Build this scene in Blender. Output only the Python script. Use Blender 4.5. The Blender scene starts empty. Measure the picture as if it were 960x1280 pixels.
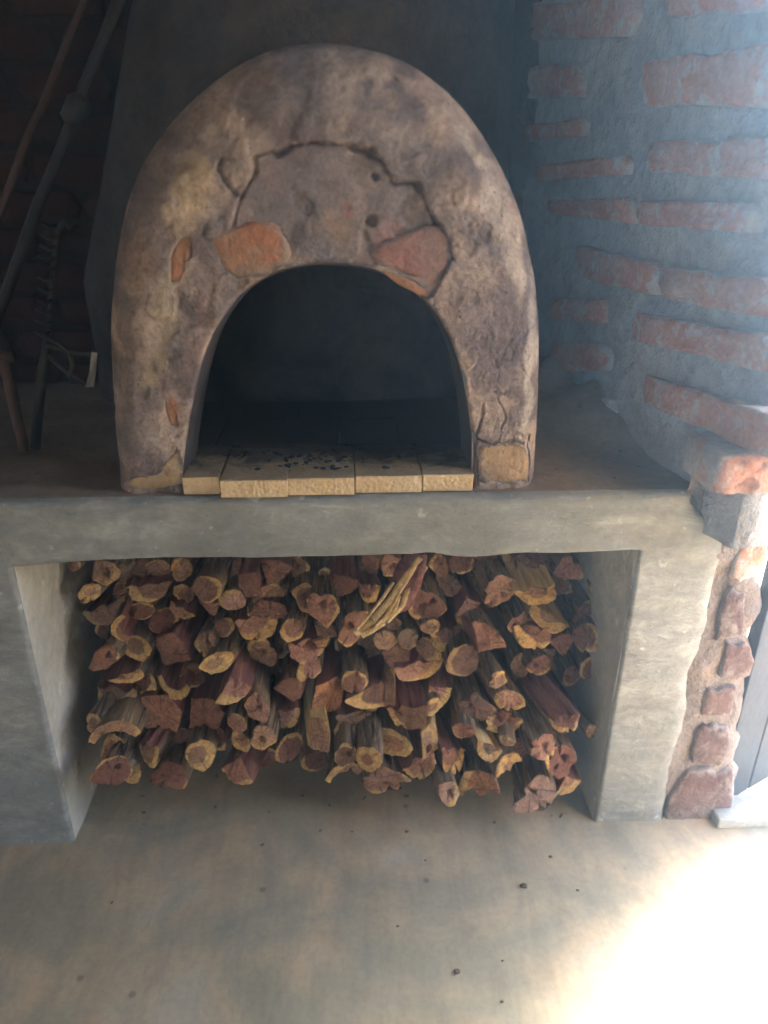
import bpy, bmesh, math, random
from mathutils import Vector, noise, Matrix
R = math.radians
random.seed(7)
sc = bpy.context.scene
COL = sc.collection

# ------------------------------------------------------------------ camera
PITCH, YAW, ROLL, CAMH = 0.42555758, 0.05689043, -0.00854467, 1.27793508
Y0 = 1.16083699           # front plane of the plinth
F = 924.0                 # focal length in pixels of a 960 x 1280 frame
FW = Vector((math.sin(YAW)*math.cos(PITCH), math.cos(YAW)*math.cos(PITCH), -math.sin(PITCH)))
_rt = Vector((math.cos(YAW), -math.sin(YAW), 0.0)); _dn = FW.cross(_rt)
RT = _rt*math.cos(ROLL) + _dn*math.sin(ROLL)
DN = _dn*math.cos(ROLL) - _rt*math.sin(ROLL)
CAM = Vector((0, 0, CAMH))
cd = bpy.data.cameras.new('camera'); cam = bpy.data.objects.new('camera', cd); COL.objects.link(cam)
M = Matrix((RT, -DN, -FW)).transposed().to_4x4(); M.translation = CAM
cam.matrix_world = M
cd.sensor_fit = 'VERTICAL'; cd.sensor_height = 36.0; cd.sensor_width = 27.0
cd.lens = F/1280*36.0
cd.clip_start = 0.02; cd.clip_end = 2000
cd.dof.use_dof = True; cd.dof.focus_distance = 1.36; cd.dof.aperture_fstop = 1.4
sc.camera = cam

# ------------------------------------------------------------------ light
SUN_EL, SUN_AZ = R(15), R(47)      # azimuth measured from +Y towards +X
w = bpy.data.worlds.new('World'); sc.world = w; w.use_nodes = True
nt = w.node_tree; bg = nt.nodes['Background']
sky = nt.nodes.new('ShaderNodeTexSky'); sky.sky_type = 'NISHITA'; sky.sun_disc = False
sky.sun_elevation = SUN_EL; sky.sun_rotation = SUN_AZ
nt.links.new(sky.outputs[0], bg.inputs[0]); bg.inputs[1].default_value = 0.12; sky.dust_density = 3.0; sky.air_density = 0.9
sl = bpy.data.lights.new('sun', 'SUN'); sl.energy = 5.0; sl.angle = R(22.0); sl.color = (1.0, 0.90, 0.76)
sun = bpy.data.objects.new('sun', sl); COL.objects.link(sun)
sd = Vector((math.sin(SUN_AZ)*math.cos(SUN_EL), math.cos(SUN_AZ)*math.cos(SUN_EL), math.sin(SUN_EL)))
sun.rotation_euler = sd.to_track_quat('Z', 'Y').to_euler()
vs = sc.view_settings
sc.display_settings.display_device = 'sRGB'
vs.view_transform = 'Standard'; vs.look = 'None'; vs.gamma = 1.0; vs.use_curve_mapping = False
vs.exposure = 4.85
sc.render.engine = 'CYCLES'
sc.cycles.use_denoising = True
sc.cycles.max_bounces = 8; sc.cycles.diffuse_bounces = 5; sc.cycles.volume_bounces = 1

# ------------------------------------------------------------------ helpers
def ray(px, py):
    return FW + RT*((px-480)/F) + DN*((py-640)/F)
def atY(px, py, Y):
    v = ray(px, py); return CAM + v*(Y/v.y)
def atZ(px, py, Z):
    v = ray(px, py); return CAM + v*((Z-CAMH)/v.z)
def atP(px, py, P, N):
    v = ray(px, py); return CAM + v*((P-CAM).dot(N)/v.dot(N))
def fbm(p, o=4):
    return noise.fractal(p, 1.0, 2.0, o)
def sstep(a, b, x):
    t = min(1, max(0, (x-a)/(b-a))); return t*t*(3-2*t)

def link(name, me, mat=None, parent=None, loc=None, smooth=True):
    o = bpy.data.objects.new(name, me); COL.objects.link(o)
    if mat is not None:
        me.materials.clear()
        for m in (mat if isinstance(mat, (list, tuple)) else [mat]): me.materials.append(m)
    if smooth: me.shade_smooth()
    if parent is not None: o.parent = parent
    if loc is not None: o.location = loc
    return o
def mesh(name, v, f):
    me = bpy.data.meshes.new(name); me.from_pydata(v, [], f); me.update(); return me
def from_bm(name, bm):
    bmesh.ops.recalc_face_normals(bm, faces=bm.faces[:])
    me = bpy.data.meshes.new(name); bm.to_mesh(me); bm.free(); return me
def tag(o, label, cat, group=None, kind=None):
    if label: o['label'] = label
    if cat: o['category'] = cat
    if group: o['group'] = group
    if kind: o['kind'] = kind
    return o
def thing(name, label, cat, loc=(0, 0, 0), group=None):
    o = bpy.data.objects.new(name, None); COL.objects.link(o); o.location = loc
    o.empty_display_size = 0.05
    return tag(o, label, cat, group)
def struct(o): o['kind'] = 'structure'; return o

def box(bm, x0, y0, z0, x1, y1, z1, bev=0.0):
    vs_ = [bm.verts.new(p) for p in ((x0,y0,z0),(x1,y0,z0),(x1,y1,z0),(x0,y1,z0),(x0,y0,z1),(x1,y0,z1),(x1,y1,z1),(x0,y1,z1))]
    fs = [bm.faces.new([vs_[i] for i in q]) for q in ((3,2,1,0),(4,5,6,7),(0,1,5,4),(1,2,6,5),(2,3,7,6),(3,0,4,7))]
    if bev:
        es = list({e for f in fs for e in f.edges})
        bmesh.ops.bevel(bm, geom=es, offset=bev, segments=2, affect='EDGES', profile=0.6)
def tube(bm, pts, rad, n=10, cap=True):
    pts = [Vector(p) for p in pts]
    rads = rad if isinstance(rad, (list, tuple)) else [rad]*len(pts)
    rings = []
    for i, p in enumerate(pts):
        d = (pts[min(i+1, len(pts)-1)] - pts[max(i-1, 0)]).normalized()
        a = d.orthogonal().normalized() if i == 0 else (rings_a - d*rings_a.dot(d)).normalized()
        rings_a = a
        b = d.cross(a)
        rings.append([bm.verts.new(p + (a*math.cos(t)+b*math.sin(t))*rads[i]) for t in [2*math.pi*k/n for k in range(n)]])
    for r0, r1 in zip(rings, rings[1:]):
        for k in range(n): bm.faces.new((r0[k], r0[(k+1) % n], r1[(k+1) % n], r1[k]))
    if cap:
        bm.faces.new(rings[0][::-1]); bm.faces.new(rings[-1])

# ------------------------------------------------------------------ materials
class NT:
    def __init__(s, name, rough=0.9):
        s.m = bpy.data.materials.new(name); s.m.use_nodes = True
        s.t = s.m.node_tree; s.b = s.t.nodes['Principled BSDF']
        s.b.inputs['Roughness'].default_value = rough
        s.b.inputs['Specular IOR Level'].default_value = 0.3
        s._co = None
    def n(s, typ, **kw):
        x = s.t.nodes.new(typ)
        for k, v in kw.items(): setattr(x, k, v)
        return x
    def l(s, a, b): s.t.links.new(a, b)
    def co(s, scale=(1, 1, 1), rnd=True, space='Object'):
        c = s.n('ShaderNodeTexCoord'); mp = s.n('ShaderNodeMapping')
        mp.inputs['Scale'].default_value = scale
        if space == 'World':
            g = s.n('ShaderNodeNewGeometry'); s.l(g.outputs['Position'], mp.inputs['Vector'])
        else:
            s.l(c.outputs[space], mp.inputs['Vector'])
        if rnd:
            oi = s.n('ShaderNodeObjectInfo'); ml = s.n('ShaderNodeMath', operation='MULTIPLY'); ml.inputs[1].default_value = 37.0
            s.l(oi.outputs['Random'], ml.inputs[0]); s.l(ml.outputs[0], mp.inputs['Location'])
        return mp.outputs[0]
    def noise(s, v, scale=5, detail=6, rough=0.6, dist=0.0):
        x = s.n('ShaderNodeTexNoise'); s.l(v, x.inputs['Vector'])
        x.inputs['Scale'].default_value = scale; x.inputs['Detail'].default_value = detail
        x.inputs['Roughness'].default_value = rough; x.inputs['Distortion'].default_value = dist
        return x.outputs['Fac']
    def voro(s, v, scale=20, feature='F1'):
        x = s.n('ShaderNodeTexVoronoi', feature=feature); s.l(v, x.inputs['Vector']); x.inputs['Scale'].default_value = scale
        return x.outputs['Distance']
    def ramp(s, fac, stops, interp='LINEAR'):
        x = s.n('ShaderNodeValToRGB'); s.l(fac, x.inputs[0]); x.color_ramp.interpolation = interp
        e = x.color_ramp.elements
        while len(e) < len(stops): e.new(0.5)
        for i, (p, c) in enumerate(stops):
            e[i].position = p
            if isinstance(c, (int, float)): c = (c, c, c)
            e[i].color = (*c[:3], 1)
        return x.outputs[0]
    def mix(s, f, a, b, mode='MIX'):
        x = s.n('ShaderNodeMix', data_type='RGBA', blend_type=mode)
        def put(v, i):
            if isinstance(v, (int, float)): x.inputs[i].default_value = v
            elif isinstance(v, (tuple, list)): x.inputs[i].default_value = (*v[:3], 1)
            else: s.l(v, x.inputs[i])
        put(f, 0); put(a, 6); put(b, 7)
        return x.outputs[2]
    def math(s, op, a, b=0.0, c=0.0):
        x = s.n('ShaderNodeMath', operation=op)
        for i, v in enumerate((a, b, c)):
            if isinstance(v, (int, float)): x.inputs[i].default_value = v
            else: s.l(v, x.inputs[i])
        return x.outputs[0]
    def attr(s, name, out='Color'):
        x = s.n('ShaderNodeAttribute', attribute_name=name); return x.outputs[out]
    def bump(s, h, strength=0.5, dist=0.01, prev=None):
        x = s.n('ShaderNodeBump'); s.l(h, x.inputs['Height'])
        x.inputs['Strength'].default_value = strength; x.inputs['Distance'].default_value = dist
        if prev is not None: s.l(prev, x.inputs['Normal'])
        return x.outputs[0]
    def done(s, col=None, nrm=None, rough=None):
        if col is not None:
            if isinstance(col, tuple): s.b.inputs['Base Color'].default_value = (*col, 1)
            else: s.l(col, s.b.inputs['Base Color'])
        if nrm is not None: s.l(nrm, s.b.inputs['Normal'])
        if rough is not None: s.l(rough, s.b.inputs['Roughness'])
        return s.m

def m_concrete(name, a, b, c, streak=(3.5, 3.5, 8), rough=0.75):
    k = NT(name, rough)
    v = k.co((1, 1, 1), rnd=False)
    big = k.noise(v, 3.2, 5, 0.6, 0.4)
    st = k.noise(k.co(streak, rnd=False), 3.0, 8, 0.7, 0.3)
    fine = k.noise(v, 60, 5, 0.6)
    col = k.ramp(st, [(0.36, a), (0.52, b), (0.64, c)])
    col = k.mix(k.ramp(big, [(0.40, 0.0), (0.62, 0.75)]), col, tuple(x*0.72 for x in b))
    col = k.mix(0.35, col, k.ramp(fine, [(0.3, 0.55), (0.7, 1.0)]), 'MULTIPLY')
    sp = k.ramp(k.noise(v, 34, 3, 0.5), [(0.66, 0.0), (0.72, 0.5)])
    col = k.mix(sp, col, tuple(min(1, x*1.35) for x in c))
    pit = k.math('MULTIPLY', k.ramp(k.voro(v, 75), [(0.06, 1.0), (0.13, 0.0)]), k.ramp(big, [(0.45, 0.0), (0.6, 0.7)]))
    col = k.mix(pit, col, (0.10, 0.095, 0.085))
    n1 = k.bump(st, 0.7, 0.014); n2 = k.bump(fine, 0.35, 0.004, n1)
    return k.done(col, n2)
M_FRONT = m_concrete('troweled_cement', (0.215, 0.218, 0.20), (0.315, 0.318, 0.29), (0.43, 0.432, 0.395))
M_NICHE = m_concrete('niche_plaster', (0.46, 0.45, 0.40), (0.56, 0.54, 0.48), (0.62, 0.60, 0.54), (5, 5, 5))

def m_top():
    k = NT('dusty_counter', 0.9); v = k.co((1, 1, 1), rnd=False)
    a = k.noise(v, 5, 6, 0.65); f = k.noise(v, 70, 4, 0.6)
    col = k.ramp(a, [(0.3, (0.20, 0.145, 0.10)), (0.55, (0.29, 0.22, 0.155)), (0.72, (0.35, 0.29, 0.22))])
    col = k.mix(k.ramp(k.voro(v, 23), [(0.05, 0.7), (0.12, 0.0)]), col, (0.07, 0.05, 0.035))
    col = k.mix(0.4, col, k.ramp(f, [(0.3, 0.5), (0.7, 1.0)]), 'MULTIPLY')
    return k.done(col, k.bump(f, 0.5, 0.005))
M_TOP = m_top()

def m_floor():
    k = NT('polished_cement_floor', 0.42); v = k.co((1, 1, 1), rnd=False)
    big = k.noise(k.co((1, 1.6, 1), rnd=False), 2.4, 5, 0.55, 1.2)
    med = k.noise(k.co((1.5, 1, 1), rnd=False), 6, 6, 0.6, 1.5)
    fine = k.noise(v, 90, 4, 0.6)
    col = k.ramp(big, [(0.32, (0.29, 0.258, 0.182)), (0.45, (0.39, 0.325, 0.22)), (0.56, (0.50, 0.375, 0.235)), (0.70, (0.48, 0.405, 0.29))])
    col = k.mix(k.ramp(med, [(0.38, 0.55), (0.62, 0.0)]), col, (0.30, 0.27, 0.20))
    sc_ = k.noise(k.co((22, 5, 1), rnd=False), 1.0, 6, 0.7, 0.6)
    col = k.mix(0.5, col, k.ramp(sc_, [(0.35, 0.72), (0.55, 1.0)]), 'MULTIPLY')
    col = k.mix(0.35, col, k.ramp(fine, [(0.25, 0.6), (0.6, 1.0)]), 'MULTIPLY')
    spots = k.ramp(k.voro(k.co((1, 1, 1), rnd=False), 9), [(0.035, 1.0), (0.075, 0.0)])
    col = k.mix(k.math('MULTIPLY', spots, 0.6), col, (0.12, 0.08, 0.05))
    rg = k.ramp(med, [(0.3, 0.34), (0.7, 0.58)])
    return k.done(col, k.bump(med, 0.12, 0.01), rg)
M_FLOOR = m_floor()

def m_plain(name, a, b, scale=6, rough=0.9, bs=0.5, bd=0.006, space='Object', rnd=True, fs=60):
    k = NT(name, rough); v = k.co((1, 1, 1), rnd=rnd, space=space)
    n1 = k.noise(v, scale, 6, 0.65, 0.3); f = k.noise(v, fs, 5, 0.65)
    col = k.ramp(n1, [(0.3, a), (0.7, b)])
    col = k.mix(0.45, col, k.ramp(f, [(0.3, 0.45), (0.7, 1.0)]), 'MULTIPLY')
    return k.done(col, k.bump(f, bs, bd, k.bump(n1, bs, bd*2)))
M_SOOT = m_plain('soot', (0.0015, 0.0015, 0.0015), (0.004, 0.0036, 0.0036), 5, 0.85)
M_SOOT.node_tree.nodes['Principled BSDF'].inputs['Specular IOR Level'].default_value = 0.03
M_BREAST = m_plain('smoked_plaster', (0.022, 0.021, 0.022), (0.105, 0.095, 0.09), 5.5, 0.9, 0.6, 0.012, rnd=False)
M_MORTAR = m_plain('wall_mortar', (0.26, 0.27, 0.30), (0.46, 0.465, 0.49), 7, 0.95, 0.9, 0.012, rnd=False, fs=45)
M_MORTAR_J = m_plain('dusty_jamb_mortar', (0.17, 0.14, 0.128), (0.31, 0.26, 0.235), 9, 0.95, 0.9, 0.012, rnd=False, fs=45)
M_MORTAR_D = m_plain('dark_mortar', (0.02, 0.017, 0.016), (0.045, 0.036, 0.033), 7, 0.95, 0.9, 0.012, rnd=False, fs=45)
M_IRON = m_plain('black_iron', (0.02, 0.02, 0.022), (0.06, 0.055, 0.05), 20, 0.6, 0.3, 0.002)
M_STEEL = m_plain('worn_steel', (0.12, 0.12, 0.12), (0.22, 0.22, 0.21), 20, 0.4, 0.3, 0.002)
M_STEEL.node_tree.nodes['Principled BSDF'].inputs['Metallic'].default_value = 0.7
M_POLE = m_plain('old_pole_wood', (0.07, 0.045, 0.038), (0.13, 0.085, 0.07), 9, 0.8, 0.3, 0.003)
M_DOOR = m_plain('shade_toned_blue_grey_paint', (0.028, 0.036, 0.050), (0.045, 0.055, 0.072), 8, 0.6, 0.3, 0.003)  # door paint darkened so the sunlit leaf looks as if in shade
M_ROOF = m_plain('dark_roof_boards', (0.05, 0.04, 0.03), (0.09, 0.07, 0.055), 4, 0.9)
M_SAND = m_plain('dry_sand', (0.42, 0.31, 0.19), (0.52, 0.39, 0.25), 0.8, 0.95)
M_WALLP = m_plain('room_plaster', (0.46, 0.345, 0.22), (0.56, 0.43, 0.28), 2, 0.9)
M_CHAR = m_plain('charcoal', (0.01, 0.01, 0.01), (0.04, 0.035, 0.03), 40, 0.9)
M_DEBRIS = m_plain('dirt_crumb', (0.10, 0.065, 0.04), (0.19, 0.13, 0.085), 40, 0.9)

def m_brick(name, a, b, pale, amt=0.5, mort=(0.30, 0.285, 0.275)):
    k = NT(name, 0.92); v = k.co((1, 1, 1))
    n1 = k.noise(v, 11, 5, 0.65, 0.4); f = k.noise(v, 85, 5, 0.65); sm = k.noise(v, 19, 6, 0.7, 0.6)
    oi = k.n('ShaderNodeObjectInfo')
    base = k.mix(oi.outputs['Random'], a, b)
    col = k.mix(k.ramp(n1, [(0.35, 0.0), (0.7, 0.75)]), base, pale)
    col = k.mix(k.ramp(sm, [(0.52, 0.0), (0.62, amt)]), col, mort)
    ed = k.math('ADD', k.attr('edge', 'Fac'), k.math('MULTIPLY', k.math('SUBTRACT', sm, 0.5), 2.0))
    col = k.mix(k.ramp(ed, [(0.62, 0.0), (1.0, 0.9)]), col, mort)
    col = k.mix(0.5, col, k.ramp(f, [(0.3, 0.45), (0.65, 1.0)]), 'MULTIPLY')
    return k.done(col, k.bump(f, 0.8, 0.006, k.bump(n1, 0.5, 0.012)))
M_BRICK = m_brick('clay_brick', (0.52, 0.215, 0.13), (0.44, 0.205, 0.145), (0.54, 0.36, 0.29), 0.6, (0.46, 0.45, 0.45))
M_BRICK_D = m_brick('dark_brick', (0.060, 0.023, 0.018), (0.032, 0.016, 0.014), (0.05, 0.028, 0.024), 0.5, (0.04, 0.035, 0.033))
M_BRICK_O = m_brick('orange_brick', (0.44, 0.18, 0.085), (0.40, 0.15, 0.08), (0.36, 0.24, 0.16), 0.8, (0.33, 0.25, 0.20))
M_BRICK_P = m_brick('pink_brick', (0.34, 0.15, 0.12), (0.30, 0.14, 0.12), (0.28, 0.20, 0.17), 0.75, (0.27, 0.22, 0.195))
M_BRICK_Y = m_brick('buff_brick', (0.50, 0.34, 0.18), (0.46, 0.31, 0.17), (0.36, 0.24, 0.15), 0.55, (0.33, 0.26, 0.20))
M_JAMB = m_brick('dusky_brick', (0.095, 0.055, 0.050), (0.165, 0.085, 0.068), (0.20, 0.14, 0.125), 0.85, (0.25, 0.215, 0.20))

def m_fire():
    k = NT('fire_brick', 0.92); v = k.co((1, 1, 1))
    g = k.n('ShaderNodeNewGeometry'); sx = k.n('ShaderNodeSeparateXYZ'); k.l(g.outputs['Position'], sx.inputs[0])
    n1 = k.noise(v, 14, 5, 0.6); f = k.noise(v, 140, 4, 0.6); vo = k.voro(v, 130)
    col = k.ramp(n1, [(0.3, (0.56, 0.40, 0.22)), (0.7, (0.66, 0.50, 0.30))])
    col = k.mix(k.ramp(vo, [(0.12, 0.35), (0.38, 0.0)]), col, (0.40, 0.27, 0.13))
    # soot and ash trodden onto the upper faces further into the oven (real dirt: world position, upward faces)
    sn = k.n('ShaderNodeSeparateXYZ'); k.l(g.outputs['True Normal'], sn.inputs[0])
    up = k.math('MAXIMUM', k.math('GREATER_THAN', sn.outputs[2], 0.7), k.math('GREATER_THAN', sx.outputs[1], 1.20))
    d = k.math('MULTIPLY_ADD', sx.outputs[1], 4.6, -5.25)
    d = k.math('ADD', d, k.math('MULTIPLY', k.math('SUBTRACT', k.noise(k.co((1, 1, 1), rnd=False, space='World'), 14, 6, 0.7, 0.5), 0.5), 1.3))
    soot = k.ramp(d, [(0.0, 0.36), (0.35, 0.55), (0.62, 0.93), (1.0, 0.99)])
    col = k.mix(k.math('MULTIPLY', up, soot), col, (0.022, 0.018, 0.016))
    return k.done(col, k.bump(f, 0.6, 0.004, k.bump(vo, 0.5, 0.004)))
M_FIRE = m_fire()

def m_oven():
    k = NT('earthen_render', 0.95); v = k.co((1, 1, 1), rnd=False)
    c = k.attr('tone')
    f = k.noise(v, 45, 7, 0.7, 0.3); g = k.noise(v, 150, 4, 0.6); pit = k.voro(v, 95)
    gr = k.attr('rough', 'Fac')
    col = k.mix(0.6, c, k.ramp(f, [(0.30, 0.45), (0.50, 0.95), (0.70, 1.3)]), 'MULTIPLY')
    col = k.mix(0.35, col, k.ramp(g, [(0.32, 0.3), (0.58, 1.05)]), 'MULTIPLY')
    pits = k.math('MULTIPLY', k.ramp(pit, [(0.10, 1.0), (0.25, 0.0)]), k.ramp(f, [(0.5, 0.0), (0.6, 0.8)]))
    col = k.mix(k.math('MULTIPLY', pits, gr), col, (0.07, 0.055, 0.05))
    h = k.math('MULTIPLY', f, k.math('ADD', gr, 0.25))
    return k.done(col, k.bump(g, 0.3, 0.002, k.bump(h, 0.9, 0.008)))
M_OVEN = m_oven()
M_LINER = m_plain('sooty_steel_liner', (0.045, 0.04, 0.042), (0.085, 0.075, 0.075), 7, 0.55, 0.3, 0.004)

def m_bark():
    k = NT('bark', 0.95); v = k.co((70, 5, 70)); v2 = k.co((1, 1, 1))
    a = k.noise(v, 1.0, 5, 0.65, 0.5); b = k.noise(v2, 18, 5, 0.6); f = k.noise(k.co((220, 22, 220)), 1.0, 3, 0.6)
    oi = k.n('ShaderNodeObjectInfo')
    base = k.mix(b, (0.11, 0.070, 0.045), (0.24, 0.17, 0.11))
    base = k.mix(k.ramp(oi.outputs['Random'], [(0.0, 0.0), (0.65, 0.15), (1.0, 0.9)]), base, (0.21, 0.135, 0.075))
    col = k.mix(k.ramp(a, [(0.36, 1.0), (0.5, 0.0)]), base, (0.028, 0.020, 0.016))
    col = k.mix(k.ramp(f, [(0.56, 0.0), (0.70, 0.75)]), col, (0.40, 0.32, 0.22))
    return k.done(col, k.bump(a, 1.0, 0.012, k.bump(f, 0.5, 0.004)))
M_BARK = m_bark()

def m_cut():
    k = NT('cut_wood', 0.85)
    p = k.attr('puv', 'Vector')
    oi = k.n('ShaderNodeObjectInfo')
    rnd = k.math('MULTIPLY', oi.outputs['Random'], 53.0)
    ln = k.n('ShaderNodeVectorMath', operation='LENGTH'); k.l(p, ln.inputs[0])
    nm = k.n('ShaderNodeVectorMath', operation='NORMALIZE'); k.l(p, nm.inputs[0])
    off = k.n('ShaderNodeVectorMath', operation='ADD'); k.l(nm.outputs[0], off.inputs[0]); k.l(rnd, off.inputs[1])
    offp = k.n('ShaderNodeVectorMath', operation='ADD'); k.l(p, offp.inputs[0]); k.l(rnd, offp.inputs[1])
    wob = k.noise(offp.outputs[0], 2.2, 4, 0.6, 0.3)
    ring = k.math('ADD', ln.outputs['Value'], k.math('MULTIPLY', k.math('SUBTRACT', wob, 0.5), 0.42))
    fine = k.noise(k.co((1, 1, 1)), 160, 4, 0.65); mot = k.noise(k.co((1, 1, 1)), 45, 7, 0.72, 0.4)
    heart = k.mix(k.ramp(mot, [(0.35, 0.0), (0.7, 0.55)]), oi.outputs['Color'], (0.15, 0.055, 0.038))
    sap = k.mix(k.ramp(mot, [(0.3, 0.0), (0.7, 1.0)]), (0.74, 0.47, 0.17), (0.42, 0.22, 0.08))
    lines = k.ramp(k.math('FRACT', k.math('MULTIPLY', ring, 9.0)), [(0.0, 0.80), (0.35, 1.0), (0.8, 1.0), (1.0, 0.80)])
    heart = k.mix(0.5, heart, lines, 'MULTIPLY')
    col = k.mix(k.ramp(ring, [(0.70, 0.0), (0.76, 1.0)]), heart, sap)
    wth = k.ramp(k.math('FRACT', k.math('MULTIPLY', oi.outputs['Random'], 7.31)), [(0.55, 0.0), (1.0, 0.65)])
    col = k.mix(k.math('MULTIPLY', wth, k.ramp(mot, [(0.3, 1.0), (0.6, 0.35)])), col, (0.21, 0.155, 0.11))
    cr = k.noise(off.outputs[0], 2.6, 2, 0.5)
    crk = k.math('ABSOLUTE', k.math('SUBTRACT', cr, 0.5))
    crk = k.math('DIVIDE', crk, k.math('MAXIMUM', k.math('SUBTRACT', 1.25, ln.outputs['Value']), 0.15))
    crkm = k.ramp(crk, [(0.006, 1.0), (0.016, 0.0)])
    col = k.mix(k.math('MULTIPLY', crkm, 0.85), col, (0.035, 0.02, 0.015))
    col = k.mix(k.ramp(mot, [(0.57, 0.0), (0.72, 0.7)]), col, (0.11, 0.06, 0.042))
    col = k.mix(0.75, col, k.ramp(fine, [(0.3, 0.4), (0.6, 1.1)]), 'MULTIPLY')
    return k.done(col, k.bump(fine, 0.8, 0.005, k.bump(mot, 0.5, 0.006)))
M_CUT = m_cut()

def m_split(name, a, b, c):
    k = NT(name, 0.85); v = k.co((60, 4, 60)); v2 = k.co((200, 9, 200))
    s = k.noise(v, 1.0, 5, 0.65, 0.4); f = k.noise(v2, 1.0, 3, 0.6)
    col = k.ramp(s, [(0.3, a), (0.5, b), (0.7, c)])
    col = k.mix(0.5, col, k.ramp(f, [(0.3, 0.4), (0.65, 1.0)]), 'MULTIPLY')
    return k.done(col, k.bump(s, 0.8, 0.008, k.bump(f, 0.6, 0.003)))
M_SPLIT = m_split('split_heartwood', (0.10, 0.035, 0.032), (0.21, 0.082, 0.070), (0.33, 0.16, 0.115))
M_SPLIT_Y = m_split('split_sapwood', (0.36, 0.21, 0.085), (0.64, 0.43, 0.18), (0.80, 0.62, 0.33))

# ------------------------------------------------------------------ setting: ground, floor, shelter
g = link('ground', mesh('ground', [(-600, -600, -0.06), (600, -600, -0.06), (600, 600, -0.06), (-600, 600, -0.06)], [(0, 1, 2, 3)]), M_SAND); struct(g)
def floor_mesh():
    bm = bmesh.new(); box(bm, -1.7, -2.6, -0.055, 1.12, 2.02, 0.0)
    return from_bm('floor', bm)
fl = link('floor', floor_mesh(), M_FLOOR, smooth=False); struct(fl)
bm = bmesh.new(); box(bm, -1.85, -2.75, 2.9, 1.20, 2.3, 3.0)
rf = link('roof', from_bm('roof', bm), M_ROOF, smooth=False); tag(rf, 'dark boarded roof sheltering the oven corner', 'roof'); struct(rf)
bm = bmesh.new(); box(bm, -1.82, -2.7, -0.05, -1.62, 1.9, 2.899)
wl = link('side_wall', from_bm('side_wall', bm), M_WALLP, smooth=False); tag(wl, 'plain plastered side wall of the shelter', 'wall'); struct(wl)
FX0, FX1 = -0.95, -0.35  # unseen opening behind the camera, placed to throw fill light on the corner
bm = bmesh.new(); box(bm, -1.618, -2.72, -0.05, FX0, -2.55, 2.899); box(bm, FX1, -2.72, -0.05, 0.848, -2.55, 2.899); box(bm, FX0+.0005, -2.72, 2.15, FX1-.0005, -2.55, 2.8985)
wf = link('front_wall', from_bm('front_wall', bm), M_WALLP, smooth=False); tag(wf, 'plain plastered wall facing the oven', 'wall'); struct(wf)
DY = 0.78             # near side of the right hand doorway, unseen, set to narrow the sun beam
bm = bmesh.new(); box(bm, 0.85, -2.72, -0.05, 1.0, DY, 2.899); box(bm, 0.85, DY+.0005, 2.12, 1.0, 1.16, 2.8985)
ws = link('doorway_wall', from_bm('doorway_wall', bm), M_WALLP, smooth=False); struct(ws)

# ------------------------------------------------------------------ plinth (cement bench with a firewood niche)
OX0, OX1, OZ = -0.58, 0.53, 0.664
ZT = 0.78
def zb(x):                       # wavy underside of the beam
    d = 0.005*noise.noise(Vector((x*4.0, 3.1, 0))) + 0.002*noise.noise(Vector((x*17, 9.1, 0)))
    d += -0.006*math.exp(-((x-0.22)/0.05)**2) + 0.003*math.exp(-((x-0.15)/0.02)**2)
    d += -0.008*sstep(-0.35, -0.6, x)
    return OZ + d
def xr(z):                       # ragged right edge where the plaster laps the brickwork
    e = 0.690 + 0.012*noise.noise(Vector((z*9, 1.7, 5))) + 0.005*noise.noise(Vector((z*40, 1.7, 2)))
    return e + (0.612-e)*sstep(0.69, 0.765, z)
plinth = thing('masonry_bench', 'grey cement bench carrying the oven above an open firewood niche', 'bench', (0.0, Y0, 0.0))
def axis(lo, hi, step, marks):
    v = {round(lo+(hi-lo)*i/max(1, round((hi-lo)/step)), 5) for i in range(int(round((hi-lo)/step))+1)}
    for m in marks:
        v = {a for a in v if abs(a-m) > 0.024}
        for d in (0, .0025, .006, .010, .015, .020): v |= {round(m+d, 5), round(m-d, 5)}
    return sorted(a for a in v if lo-1e-6 <= a <= hi+1e-6)
def front_disp(x, z):
    return 0.0035*fbm(Vector((x*5, 7.7, z*7)), 3) + 0.0011*fbm(Vector((x*26, 2.2, z*44)), 3)
def rnd_edge(d, r): 
    return 0.0 if d >= r else r - math.sqrt(max(0, r*r-(r-d)**2))
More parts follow.
